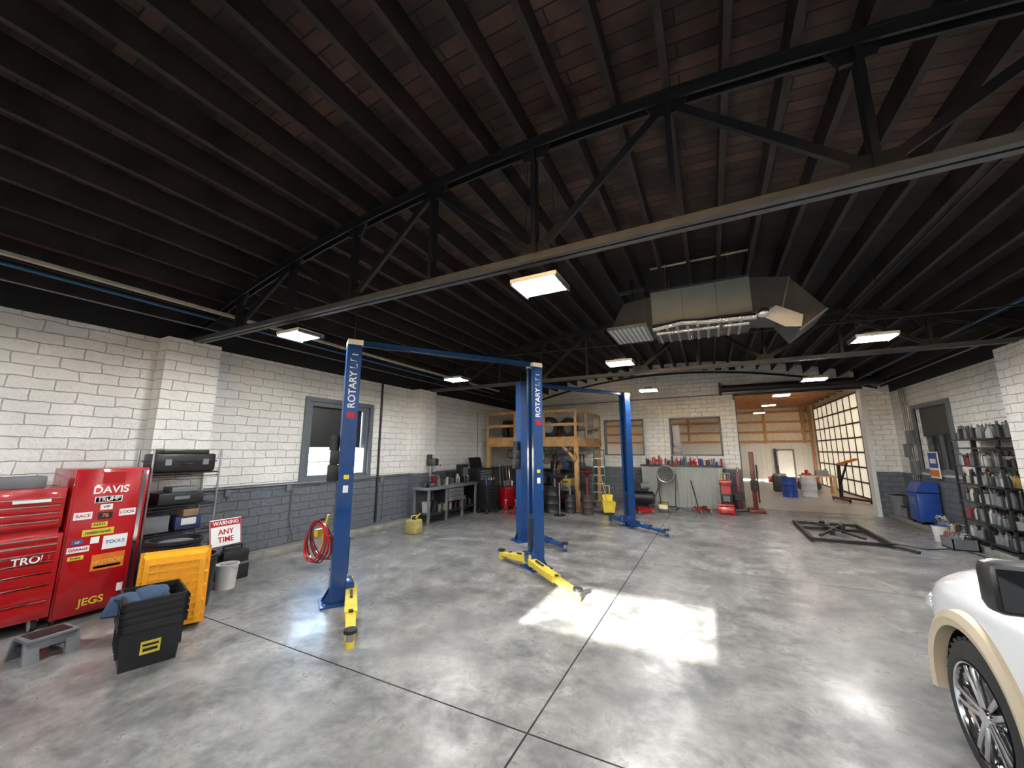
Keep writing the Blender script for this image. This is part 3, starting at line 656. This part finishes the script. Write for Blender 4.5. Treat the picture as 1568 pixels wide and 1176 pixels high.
def toolcart(name,m,w,d,h):
    b=B(name); b.box((0,0,h*.55),(d,w,h*.78),m,bev=.012); n=6
    for k in range(n):
        z=h*.2+k*h*.7/n; b.box((d/2+.006,0,z+h*.05),(.014,w*.92,h*.62/n),m,bev=.003); b.box((d/2+.018,0,z+h*.05+h*.02),(.012,w*.8,.012),CHR)
    b.box((0,0,h*.95),(d*1.02,w*1.02,.02),BLK); b.tube([(0,w/2,h*.85),(0,w/2+.08,h*.85),(0,w/2+.08,h*.9)],.012,CHR)
    for x in (-d*.4,d*.4):
        for y in (-w*.4,w*.4): caster(b,x,y,h*.07)
    return b
b=toolcart('rolling_tool_cart',BLKP,1.0,.5,1.1); b.box((0,0,1.25),(.4,.8,.42),BLKP,bev=.02); b.hexa([(-.2,-.4,1.46),(-.18,-.4,1.46),(-.18,.4,1.46),(-.2,.4,1.46)],[(-.3,-.4,1.85),(-.28,-.4,1.85),(-.28,.4,1.85),(-.3,.4,1.85)],BLK)
for k in range(4): b.box((.205,0,1.1+k*.09),(.01,.7,.06),GREY)
b.done(loc=(-7.6,12.4,0))
b=toolcart('rolling_tool_cart',RED,.6,.45,.85); 
for k in range(5): can(b,(random.uniform(-.15,.15),-.2+k*.1,.82),.035,.18,rc())
b.done(loc=(-6.75,12.9,0),rz=-.4)
b=toolcart('rolling_tool_cart',BLKP,.6,.45,.95); b.box((0,0,1.0),(.35,.4,.2),DKS,bev=.02)
for k in range(4): bottle(b,(.1,-.2+k*.13,.92),.035,.3,rc(),BLK)
b.done(loc=(-7.0,11.9,0),rz=-.2)
b=B('tire_changer'); b.box((0,0,.4),(.6,.7,.8),DKS,bev=.02); b.cyl((0,0,.8),(0,0,.9),.28,STEEL); b.box((.0,.42,1.0),(.14,.14,2.0),BLK); b.beam((0,.42,1.9),(0,-.1,1.9),.1,.1,RED); b.cyl((0,-.05,1.1),(0,-.05,2.0),.03,STEEL); b.box((.38,0,.55),(.16,.4,.5),RED,bev=.02); b.box((0,-.37,.12),(.4,.05,.06),BLK)
b.done(loc=(-6.0,13.0,0),rz=.5)
b=B('oil_drum'); drum(b,(0,0,0),.28,.88,BLKP); b.cyl((.1,0,.85),(.1,0,1.3),.025,STEEL); b.tube([(.1,0,1.25),(.25,0,1.3),(.4,0,1.1),(.38,0,.5)],.012,RUB); b.done(loc=(-5.05,13.0,0))
b=B('grease_keg'); drum(b,(0,0,0),.19,.6,DKS); b.cyl((0,0,.6),(0,0,.85),.03,STEEL); b.tube([(0,0,.8),(.15,0,.9),(.25,0,.5)],.01,RUB); b.done(loc=(-4.45,13.15,0))
b=B('waste_oil_drain'); drum(b,(0,0,0),.20,.62,BROWN); b.cyl((0,0,.6),(0,0,1.25),.025,RED); b.lz([(.03,1.2),(.05,1.25),(.22,1.38),(.23,1.42),(.2,1.4),(0,1.28)],(0,0,0),DRED); b.tube([(.2,0,.3),(.3,0,.5),(.28,0,1.0),(.0,0,1.15)],.012,BLK); b.done(loc=(-3.85,13.2,0))
b=B('mop_bucket'); b.hexa([(-.17,-.25,.08),(.17,-.25,.08),(.17,.25,.08),(-.17,.25,.08)],[(-.22,-.3,.42),(.22,-.3,.42),(.22,.3,.42),(-.22,.3,.42)],YEL); b.hexa([(-.15,.0,.42),(.15,.0,.42),(.15,.26,.42),(-.15,.26,.42)],[(-.18,-.02,.62),(.18,-.02,.62),(.18,.28,.62),(-.18,.28,.62)],YEL); b.tube([(.1,.2,.6),(.12,.28,.9),(-.05,.28,.9)],.014,YEL); b.tube([(0,-.1,.3),(-.25,.25,1.55)],.013,WOOD); b.cyl((0,-.1,.1),(0,-.1,.4),.07,WPL,r2=.04)
for x in (-.13,.13):
    for y in (-.2,.2): caster(b,x,y,.035)
b.done(loc=(-3.25,13.5,0),rz=.4)
b=B('drain_pan_stand'); b.cyl((0,0,0),(0,0,.03),.2,BLK); b.cyl((0,0,0),(0,0,1.1),.02,STEEL); b.lz([(.03,1.05),(.05,1.1),(.22,1.25),(.23,1.3),(.2,1.28),(0,1.12)],(0,0,0),BLK); b.done(loc=(-4.6,12.5,0))
b=B('drain_pan_stand'); b.cyl((0,0,0),(0,0,.03),.2,BLK); b.cyl((0,0,0),(0,0,1.3),.02,STEEL); b.lz([(.03,1.25),(.05,1.3),(.2,1.42),(.21,1.46),(.18,1.44),(0,1.3)],(0,0,0),DRED); b.done(loc=(-5.35,12.3,0))
b=B('welding_cart'); b.box((0,0,.45),(.4,.6,.35),RED,bev=.02); b.box((0,0,.2),(.45,1.0,.04),BLK)
for x in (-.1,.1): b.cyl((x,.42,.22),(x,.42,1.35),.09,[GRN,DRED][x>0],seg=18); b.cyl((x,.42,1.35),(x,.42,1.47),.09,STEEL,r2=.03); b.cyl((x,.42,1.45),(x,.42,1.55),.02,STEEL)
for x in (-.24,.24): b.cyl((x-.02,.4,.13),(x+.02,.4,.13),.13,RUB,seg=18); b.cyl((x-.02,-.4,.06),(x+.02,-.4,.06),.06,RUB)
b.tube([(-.15,-.3,.65),(-.15,-.4,.95),(.15,-.4,.95),(.15,-.3,.65)],.012,STEEL); b.torus((.22,0,.6),.16,.015,(1,0,0),RUB)
b.done(loc=(-5.6,14.0,0),rz=-.5)
b=B('hanging_hoses_and_belts')
for k in range(9):
    x=-6.9+k*.3; R=.16+.04*(k%3); b.torus((x,13.42,2.2-R*1.4),R,.014,(.2,1,0),[BLK,RUB,DRED,BLK,YEL,RUB,BLK,BLU2,RUB][k],seg=22,rs=6); b.cyl((x,13.46,2.32),(x,13.40,2.2-R*.4),.008,STEEL,seg=6)
b.done()
b=B('stacked_tool_cases')
for k,(w,h,m) in enumerate(((.6,.25,BLKP),(.55,.22,DRED),(.5,.2,BLKP),(.45,.18,GREY),(.4,.25,COLS[4]))):
    z=sum((.25,.22,.2,.18,.25)[:k]); b.box((0,0,z+h/2),(w,.38,h),m,bev=.02); b.box((0,-.2,z+h*.6),(.14,.02,.03),BLK)
b.done(loc=(-4.75,13.85,0),rz=-.1)
b=B('step_ladder')
for s in (-1,1):
    b.beam((s*.25,0,0),(s*.18,.45,2.1),.03,.07,GRN); b.beam((s*.25,.9,0),(s*.18,.5,2.1),.03,.05,GRN)
for k in range(6): 
    t=(k+1)/7; b.box((0,.45*t,2.1*t),(.48-.12*t,.1,.03),STEEL)
b.box((0,.47,2.12),(.4,.2,.04),GRN); b.done(loc=(-3.75,14.3,0),rz=.15)
b=B('broom_set')
for k,(m,h) in enumerate(((WOOD,1.5),(BLU2,1.4),(WOOD,1.6),(RED,1.3))):
    b.cyl((0,k*.28,.12),(-.15,k*.28+.05,h),.013,m,seg=8); b.box((0,k*.28,.08),(.06,.26 if k%2 else .12,.15),[CREAM,BLK,GREY,BLK][k])
b.done(loc=(-7.6,14.0,0.13))
b=B('storage_shelving')
for x in (0,1.2,2.4):
    for y in (0,.5): b.bx(x-.02,x+.02,y-.02,y+.02,0,1.95,DKS)
for z in (.1,.7,1.3,1.9): b.bx(0,2.4,0,.5,z,z+.03,DKS)
for z in (.13,.73,1.33):
    x=.08
    while x<2.2:
        w=random.uniform(.16,.4); h=random.uniform(.2,.45); m=random.choice([DKS,BLKP,GREY,CARD,DRED,COLS[1],COLS[6],WPL])
        if random.random()<.6: b.bx(x,x+w,.05,.42,z,z+h,m,bev=.015)
        else: can(b,(x+w/2,.25,z),w*.42,h,m)
        x+=w+.03
b.done(loc=(-7.3,15.9,0))
b=B('parts_cabinet'); b.box((0,0,.55),(.6,.45,1.1),DKS,bev=.02)
for k in range(5): b.box((0,-.23,.15+k*.2),(.54,.02,.17),GREY,bev=.005); b.box((0,-.245,.17+k*.2),(.15,.02,.02),STEEL)
b.box((0,0,1.25),(.4,.3,.28),CARD); b.done(loc=(-6.6,14.3,0),rz=.2)
b=B('jack_stand_set')
for x in (0,.35,.7):
    for a in range(4):
        t=a*math.pi/2+.78; b.beam((x+.13*math.cos(t),.13*math.sin(t),0),(x+.03*math.cos(t),.03*math.sin(t),.32),.03,.02,RED)
    b.cyl((x,0,.25),(x,0,.45),.02,STEEL); b.box((x,0,.46),(.1,.05,.03),STEEL)
b.done(loc=(-6.3,11.9,0),rz=.3)

b=B('ribbed_metal_counter')
b.bx(0,2.8,.03,.56,0,1.5,GREY); b.bx(-.04,2.84,-.04,.58,1.5,1.56,DKS,bev=.006); k=0.0
while k<2.8: b.bx(k,k+.07,0,.03,0.02,1.5,LGREY,bev=.004); b.bx(k+.07,k+.14,.015,.03,.02,1.5,LGREY); k+=.14
b.done(loc=(-2.5,16.15,0))
b=B('counter_supplies')
for k in range(34):
    x=.06+k*.08; h=random.uniform(.12,.34); m=random.choice([RED,DRED,RED,WPL,BLU2,BLK,GREY]); y=random.uniform(-.1,.12)
    (bottle if k%3 else can)(b,(x,y,0),random.uniform(.03,.042),h,*((m,rc()) if k%3 else (m,)))
b.box((.5,.1,.1),(.3,.2,.2),RED,bev=.01); b.box((1.9,.1,.12),(.25,.2,.24),RED,bev=.01)
b.done(loc=(-2.4,16.4,1.56))
b=B('air_compressor'); b.cyl((-.45,0,.38),(.45,0,.38),.24,BLKP,seg=24); b.sph((-.45,0,.38),.24,BLKP,(.4,1,1)); b.sph((.45,0,.38),.24,BLKP,(.4,1,1)); b.box((0,0,.65),(.6,.3,.05),DKS)
b.cyl((-.2,0,.68),(-.2,0,.95),.11,STEEL); 
for k in range(5): b.cyl((-.2,0,.75+k*.04),(-.2,0,.765+k*.04),.14,STEEL)
b.cyl((.05,0,.8),(.35,0,.8),.12,GREY); b.cyl((-.2,-.17,.85),(-.2,-.2,.85),.2,BLK,seg=24)
for x in (-.3,.3):
    for y in (-.18,.18): b.box((x,y,.1),(.05,.05,.2),BLK)
b.done(loc=(-2.5,15.3,0),rz=.3)
b=B('shop_fan'); b.cyl((0,-.1,1.25),(0,.1,1.25),.30,GREY,seg=28); b.torus((0,-.11,1.25),.30,.02,(0,1,0),STEEL); b.cyl((0,-.13,1.25),(0,-.1,1.25),.27,BLK,seg=24)
for k in range(5): b.torus((0,-.135,1.25),.055*k+.04,.004,(0,1,0),STEEL,rs=5)
for s in (-1,1): b.beam((s*.33,0,1.25),(s*.25,0,.1),.03,.03,BLK); b.beam((s*.3,-.3,.02),(s*.3,.3,.02),.03,.03,BLK)
b.beam((-.3,0,.1),(.3,0,.1),.03,.03,BLK); b.done(loc=(-1.55,15.6,0),rz=-.1)
def floorjack(loc,rz):
    b=B('floor_jack')
    for s in (-1,1): b.hexa([(-.35,s*.14-.015,.05),(.35,s*.14-.015,.05),(.35,s*.14+.015,.05),(-.35,s*.14+.015,.05)],[(-.33,s*.14-.015,.15),(.25,s*.14-.015,.18),(.25,s*.14+.015,.18),(-.33,s*.14+.015,.15)],RED)
    b.beam((.2,0,.12),(-.28,0,.2),.12,.06,RED); b.cyl((-.28,0,.2),(-.28,0,.25),.06,BLK); b.cyl((.28,0,.15),(.75,0,1.0),.02,BLK)
    for x in (-.3,.3):
        b.cyl((x,-.19,.06),(x,-.15,.06),.06,STEEL); b.cyl((x,.15,.06),(x,.19,.06),.06,STEEL)
    b.done(loc=loc,rz=rz)
floorjack((-2.2,14.2,0),.8); floorjack((-.45,15.3,0),2.0)
b=B('work_light'); b.box((0,0,.2),(.3,.25,.16),YEL,bev=.02); b.tube([(-.15,0,.0),(-.15,0,.35),(.15,0,.35),(.15,0,.0)],.012,BLK); b.box((0,-.13,.2),(.24,.01,.1),WPL); b.done(loc=(-1.6,14.6,0))
b=B('battery_charger'); b.box((0,0,.55),(.35,.3,.75),BLKP,bev=.02); b.box((0,-.155,.75),(.28,.01,.25),RED); b.box((0,-.16,.45),(.2,.01,.2),GREY); b.box((0,0,1.0),(.4,.34,.16),RED,bev=.03)
for s in (-1,1): b.cyl((s*.2,.1,.1),(s*.24,.1,.1),.1,RUB); b.cyl((s*.15,.15,.9),(s*.15,.25,1.3),.012,STEEL)
b.cyl((-.15,.25,1.3),(.15,.25,1.3),.012,STEEL); b.box((0,-.1,.1),(.2,.05,.2),BLK)
for k in range(3): can(b,(-.1+k*.1,0,1.08),.035,.2,rc())
b.done(loc=(.35,15.75,0))
b=B('portable_tool_box'); b.box((0,0,.13),(.5,.3,.26),RED,bev=.015); b.box((0,0,.3),(.48,.28,.08),RED,bev=.03); b.box((0,-.152,.18),(.4,.005,.03),CHR); b.tube([(-.12,0,.34),(-.12,0,.4),(.12,0,.4),(.12,0,.34)],.012,BLK); b.cyl((-.2,-.16,.05),(.2,-.16,.05),.02,BLK); b.done(loc=(.3,15.2,0))
b=B('hydraulic_post_jack'); b.box((0,0,.05),(.5,.7,.1),DRED,bev=.01); b.box((0,.1,1.05),(.14,.14,2.0),DRED,bev=.008); b.box((0,-.05,.9),(.22,.16,.35),BLK); b.box((0,-.25,.85),(.08,.35,.08),DRED); b.cyl((.12,.05,.3),(.12,.05,1.6),.025,BLK); b.done(loc=(1.25,16.3,0))
b=B('hydraulic_post_jack'); b.box((0,0,.04),(.34,.4,.08),DKS,bev=.01); b.box((0,.0,.7),(.14,.14,1.3),DRED,bev=.008); b.box((0,-.12,.5),(.3,.1,.25),BLK); b.cyl((0,0,1.3),(0,0,1.5),.04,STEEL); b.done(loc=(.78,16.3,0))
b=B('blue_rack'); 
for x in (0,.35): b.box((x,0,1.2),(.06,.12,2.4),BLUE)
for k in range(5): b.box((.17,0,.6+k*.35),(.35,.05,.05),BLUE)
b.box((.17,0,.2),(.5,.5,.4),BLUE,bev=.01); b.box((.17,0,2.7),(.3,.1,.9),BLUE); b.done(loc=(-1.45,17.7,0))

b=B('metal_floor_frame')
for x in (0,1.4): b.beam((x,0,.06),(x+.04,2.6,.06),.07,.09,BLK)
for y in (.05,1.7,2.55): b.beam((0,y,.06),(1.42,y,.06),.06,.07,BLK)
b.beam((.2,.3,.12),(1.1,2.3,.12),.06,.05,DKS); b.beam((1.0,.2,.13),(.4,2.2,.13),.05,.04,DKS)
for x,y in ((.5,.6),(.9,1.5),(.6,2.1)): b.cyl((x,y,.10),(x,y,.2),.06,BLK); b.box((x+.1,y,.15),(.12,.08,.06),GREY)
b.tube([(1.4,.0,.06),(1.7,-.35,.04)],.03,BLK); b.tube([(1.4,.6,.03),(2.0,.2,.015),(2.6,.6,.012),(2.8,-.2,.012)],.01,RUB)
b.done(loc=(1.95,11.6,0))

# ------------------------------------------------------------ right wall
LS=1.62
b=B('steel_shelving_unit')
for x in (0,.38):
    for y in (0,LS/2,LS): b.box((x,y,1.12),(.04,.04,2.24),DKS)
for z in (.12,.5,.88,1.26,1.64,2.02,2.2): b.box((.19,LS/2,z),(.42,LS+.04,.03),DKS)
b.done(loc=(XR-.5,10.9,.13))
b=B('shelf_supplies')
for z in (.135,.515,.895,1.275,1.655,2.215):
    y=.06
    while y<LS-.05:
        w=random.uniform(.07,.12); h=random.uniform(.2,.33)
        for x in (.08,.19,.30):
            t=random.random(); m=muted()
            if t<.45: bottle(b,(x,y,z),w*.42,h,m,rc())
            elif t<.6: can(b,(x,y,z),w*.45,h*.7,m)
            elif t<.85: jug(b,(x,y,z),w*.9,w*.8,h,m,rc())
            else: b.box((x,y,z+h*.35),(.10,w,h*.7),m)
        y+=w+.006
b.done(loc=(XR-.5,10.9,.13))
b=B('floor_supplies')
for k in range(11): jug(b,(random.uniform(-.08,.1),k*.17,0),.14,.12,random.uniform(.25,.34),muted(),rc())
b.done(loc=(XR-.33,12.65,.13))
b=B('plastic_bucket'); bucket(b,(0,0,0),.15,.36,WPL); b.lz([(0,.37),(.155,.37),(.155,.35)],(0,0,0),BLU2); b.done(loc=(4.65,13.0,0))
b=B('oil_jugs_crate'); b.box((0,0,.02),(.4,.5,.04),GREY)
for s in (-1,1): b.box((s*.19,0,.13),(.02,.5,.22),GREY); b.box((0,s*.24,.13),(.4,.02,.22),GREY)
for k in range(6): jug(b,(-.1+.2*(k%2),-.15+.15*(k//2),.04),.13,.11,.32,muted(),rc())
b.done(loc=(4.62,12.2,0))
b=B('parts_washer'); b.box((0,0,.45),(.45,.6,.75),BLU2,bev=.02); b.hexa([(-.24,-.32,.85),(.22,-.32,.85),(.22,.32,.85),(-.24,.32,.85)],[(-.1,-.32,1.12),(.22,-.32,1.12),(.22,.32,1.12),(-.1,.32,1.12)],BLU2); b.box((-.23,0,.6),(.01,.3,.2),COLS[8])
for x in(-.18,.18):
    for y in(-.25,.25): b.box((x,y,.04),(.05,.05,.08),BLK)
b.done(loc=(XR-.29,14.95,.13))
b=B('wall_poster'); b.box((0,0,0),(.02,.5,.7),WHT); b.box((-.012,0,.12),(.004,.46,.4),BLU2); b.box((-.012,0,-.22),(.004,.46,.16),ORG); b.box((-.016,.0,.1),(.004,.3,.12),WHT); b.done(loc=(XR-.08,14.6,1.72))
b=B('trash_can'); b.lz([(0,0),(.2,0),(.24,.55),(.27,.56),(.27,.6),(.22,.6),(.18,.04),(0,.04)],(0,0,0),GREY); b.sph((0,0,.56),.2,BLK,(1,1,.4)); b.done(loc=(XR-.3,16.5,.13))
b=B('battery_boxes')
for k in range(2): b.box((0,k*.35,.15),(.3,.3,.3),[BLK,GREY][k],bev=.02); b.box((0,k*.35,.32),(.32,.32,.03),BLK,bev=.01); b.cyl((.05,k*.35,.33),(.05,k*.35,.37),.02,RED)
b.box((0,.17,.5),(.28,.3,.28),BLKP,bev=.02); b.done(loc=(XR-.3,15.55,.13))

# next bay contents
b=B('plastic_drum'); drum(b,(0,0,0),.3,.9,WPL); b.done(loc=(3.9,22.6,0))
b=B('plastic_drum'); drum(b,(0,0,0),.3,.88,BLU2); b.done(loc=(3.1,22.2,0))
b=B('tire_changer'); b.box((0,0,.4),(.6,.7,.8),BLK,bev=.02); b.cyl((0,0,.8),(0,0,.9),.3,STEEL); b.box((.0,.45,1.1),(.15,.15,2.2),DKS); b.beam((0,.45,2.1),(0,-.1,2.1),.1,.1,DKS); b.cyl((0,-.05,1.3),(0,-.05,2.2),.03,STEEL); b.box((-.4,0,.6),(.2,.3,.3),RED,bev=.02); b.done(loc=(3.1,25,0))
b=B('wooden_table'); b.box((0,0,.85),(1.4,.8,.06),WOOD); 
for x in(-.6,.6):
    for y in(-.3,.3): b.box((x,y,.41),(.09,.09,.82),WOOD)
b.box((.2,0,1.0),(.5,.4,.25),GREY,bev=.02); can(b,(-.4,0,.88),.08,.25,RED); b.done(loc=(4.6,24.5,0))
b=B('engine_hoist'); b.beam((0,0,.1),(0,1.3,.1),.09,.09,DRED); b.beam((.7,0,.1),(.35,1.3,.1),.09,.09,DRED); b.beam((.3,1.3,.1),(.3,1.2,1.5),.1,.1,BLK); b.beam((.3,1.25,1.5),(.3,-.2,1.75),.09,.09,ORG); b.cyl((.3,1.2,.7),(.3,.5,1.6),.04,BLK)
for x,y in((0,0),(.7,0),(0,1.3),(.35,1.3)): b.cyl((x-.02,y,.05),(x+.02,y,.05),.05,RUB)
b.done(loc=(4.85,20.6,0),rz=.2)
b=B('riding_mower'); b.box((0,0,.45),(.9,.6,.3),RED,bev=.06); b.box((0,0,.75),(.4,.4,.25),BLKP,bev=.05)
for x in(-.35,.35):
    for y in(-.33,.33): b.cyl((x,y-.05,.2),(x,y+.05,.2),.2,RUB,seg=20)
b.tube([(.4,.2,.5),(.9,.2,1.1),(.9,-.2,1.1),(.4,-.2,.5)],.02,BLK); b.done(loc=(4.6,27,0))

# ------------------------------------------------------------ pickup truck
def truck(loc):
    st=[(0,.66,.58,.92,1.02,.55),(-.05,.82,.46,1.02,1.13,.68),(-.22,.93,.38,1.08,1.20,.70),(-.6,.985,.36,1.11,1.26,.72),(-1.1,1.0,.36,1.13,1.29,.74),(-1.55,1.0,.36,1.15,1.31,.75),
        (-1.75,1.0,.36,1.17,1.33,.78),(-2.45,1.0,.36,1.24,1.85,.68),(-2.75,1.0,.36,1.25,1.93,.70),(-3.5,1.0,.36,1.26,1.95,.71),(-4.0,1.0,.36,1.26,1.92,.70),(-4.2,1.0,.36,1.26,1.6,.72),(-4.28,1.0,.4,1.30,1.36,.85),(-5.6,1.0,.42,1.30,1.36,.85),(-5.7,.97,.45,1.28,1.34,.83)]
    bm=bmesh.new(); rings=[]
    for (y,w,zb,zl,zt,wt) in st:
        pr=[(w*.88,zb),(w*.98,zb+.08),(w,(zb+zl)/2),(w*.985,zl-.08),(w*.94,zl),(wt,zt-.03),(wt*.86,zt),(wt*.4,zt+.015)]
        pts=[(-x,z) for x,z in pr]+[(x,z) for x,z in pr[::-1]]
        rings.append([bm.verts.new((x,y,z)) for x,z in pts])
    n=len(rings[0])
    for k in range(len(st)-1):
        A,C=rings[k],rings[k+1]
        for j in range(n):
            q=(j+1)%n; f=bm.faces.new((A[j],A[q],C[q],C[j]))
            yk=st[k][0]
            if j in (4,10) and yk<=-2.4 and yk>-4.1: f.material_index=1
            if j in (5,6,7,8,9) and k==6: f.material_index=1
    bm.faces.new(rings[0]); bm.faces.new(rings[-1][::-1])
    bmesh.ops.recalc_face_normals(bm,faces=bm.faces[:])
    me=D.meshes.new('body'); bm.to_mesh(me); bm.free(); me.materials.append(CARW); me.materials.append(GLS); me.materials.append(BLK)
    ob=D.objects.new('tmp_body',me); sc.collection.objects.link(ob)
    for p in me.polygons: p.use_smooth=True
    s=ob.modifiers.new('s','SUBSURF'); s.levels=2; s.render_levels=2
    cut=[]
    for y in (-.95,-4.75):
        c=bmesh.new(); bmesh.ops.create_cone(c,cap_ends=True,segments=48,radius1=.50,radius2=.50,depth=3,matrix=axm((0,y,.45),(1,0,0)))
        m2=D.meshes.new('c'); c.to_mesh(m2); c.free(); m2.materials.append(BLK)
        o=D.objects.new('cut',m2); sc.collection.objects.link(o); cut.append(o)
        md=ob.modifiers.new('b','BOOLEAN'); md.operation='DIFFERENCE'; md.object=o; md.solver='EXACT'
    dg=bpy.context.evaluated_depsgraph_get(); dg.update()
    em=D.meshes.new_from_object(ob.evaluated_get(dg))
    for o in cut: D.objects.remove(o)
    D.objects.remove(ob)
    b=B('pickup_truck'); b.mats=[CARW,GLS,BLK]
    b.bm.from_mesh(em)
    for f in b.bm.faces:
        c=f.calc_center_median()
        for y in (-.95,-4.75):
            if abs(math.hypot(c.y-y,c.z-.45)-.50)<.02 and abs(f.normal.x)<.3: f.material_index=2
    b.bx(-.8,.8,-5.5,-.2,.3,.7,BLK)
    for y in (-.95,-4.75):
        for s in (-1,1):
            Rf=Matrix.Translation((s*.985,y,.45))@Matrix.Rotation(s*math.pi/2,4,'Y')
            a0,a1=(math.radians(80),math.radians(280)) if s>0 else (-math.radians(100),math.radians(100))
            b.lathe([(.475,-.03),(.48,.045),(.53,.055),(.575,.03),(.59,-.03)],Rf,TAN,30,True,a0,a1)
            x=s*.86; R=.43; b.tire((x,y,R),(1,0,0),R,.28,.285)
            Mx=axm((x+s*.10,y,R),(s,0,0))
            b.lathe([(.285,.04),(.295,.045),(.285,.0),(.262,-.02),(.255,-.12),(0,-.12)],Mx,CHR,40)
            b.lathe([(.0,.03),(.05,.03),(.065,.0),(.065,-.1)],Mx,CHR,20)
            for k in range(5):
                a=k*2*math.pi/5+.3
                for o in (-.11,.11):
                    p0=Mx@Vector((.05*math.cos(a+o*3),.05*math.sin(a+o*3),.0)); p1=Mx@Vector((.275*math.cos(a+o*1.4),.275*math.sin(a+o*1.4),.015)); b.beam(p0,p1,.045,.035,CHR,bev=.008)
                p=Mx@Vector((.09*math.cos(a+.63),.09*math.sin(a+.63),-.03)); b.sph(p,.014,CHR)
    b.box((0,.0,.58),(1.66,.18,.22),CHR,bev=.05); b.box((0,.0,.84),(.95,.08,.26),BLK,bev=.02)
    for k in range(-2,3): b.box((0,.045,.84+k*.05),(.9,.01,.014),CHR)
    for s in (-1,1):
        b.sph((s*.76,-.12,.86),.13,LENS,(1.1,.8,.85)); b.sph((s*.86,-.24,.84),.07,ORG,(.5,1,.7))
        b.beam((s*.95,-2.08,1.33),(s*1.1,-2.03,1.42),.1,.06,BLK); b.box((s*1.17,-2.0,1.47),(.26,.14,.24),BLKP,bev=.05); b.box((s*1.17,-2.068,1.47),(.20,.01,.18),GLS)
        for y in (-1.82,-2.95,-4.1): b.box((s*1.0,y,.82),(.008,.012,.72),BLK)
        b.box((s*1.0,-2.9,.50),(.03,3.0,.10),TAN,bev=.01); b.box((s*1.01,-2.75,1.05),(.03,.2,.04),CHR,bev=.01); b.box((s*1.01,-3.9,1.05),(.03,.2,.04),CHR,bev=.01)
        b.box((s*.9,-2.9,.3),(.12,1.9,.06),BLK,bev=.02)
        b.text('1500',.09,facem((s*1.003,-1.62,.93),(s,0,0),(0,-1 if s<0 else 1,0)),STEEL,.003)
        b.box((s*.985,-5.5,1.05),(.04,.25,.3),RED)
    b.box((0,-5.75,.6),(1.8,.15,.2),CHR,bev=.03)
    b.bx(-.8,.8,-5.6,-4.35,1.32,1.365,BLK)
    b.done(loc=loc,ang=40)
truck((2.40,4.78,0))

# ------------------------------------------------------------ light, world, camera
w=D.worlds.new('World'); sc.world=w; w.use_nodes=True; nt=w.node_tree
bg=nt.nodes['Background']; sk=_n(nt,'ShaderNodeTexSky'); sk.sky_type='NISHITA'; sk.sun_disc=False; sk.sun_elevation=math.radians(20); sk.sun_rotation=math.radians(180)
nt.links.new(sk.outputs[0],bg.inputs[0]); bg.inputs[1].default_value=6.0
s=D.lights.new('sun','SUN'); s.energy=52; s.angle=math.radians(.5); s.color=(1,.97,.88)
so=D.objects.new('sun',s); so.rotation_euler=(math.atan(1/.36),0,0); so.location=(0,-10,10); sc.collection.objects.link(so)
cd=D.cameras.new('camera'); cam=D.objects.new('camera',cd); sc.collection.objects.link(cam)
cd.sensor_width=36; cd.lens=36*590/1568; cd.clip_start=.05; cd.clip_end=200
cam.location=(0,0,2.1); cam.rotation_euler=(math.radians(99.8),0,math.radians(27)); sc.camera=cam
sc.view_settings.view_transform='Standard'; sc.view_settings.look='None'; sc.view_settings.exposure=0
print('OBJECTS',len(D.objects))
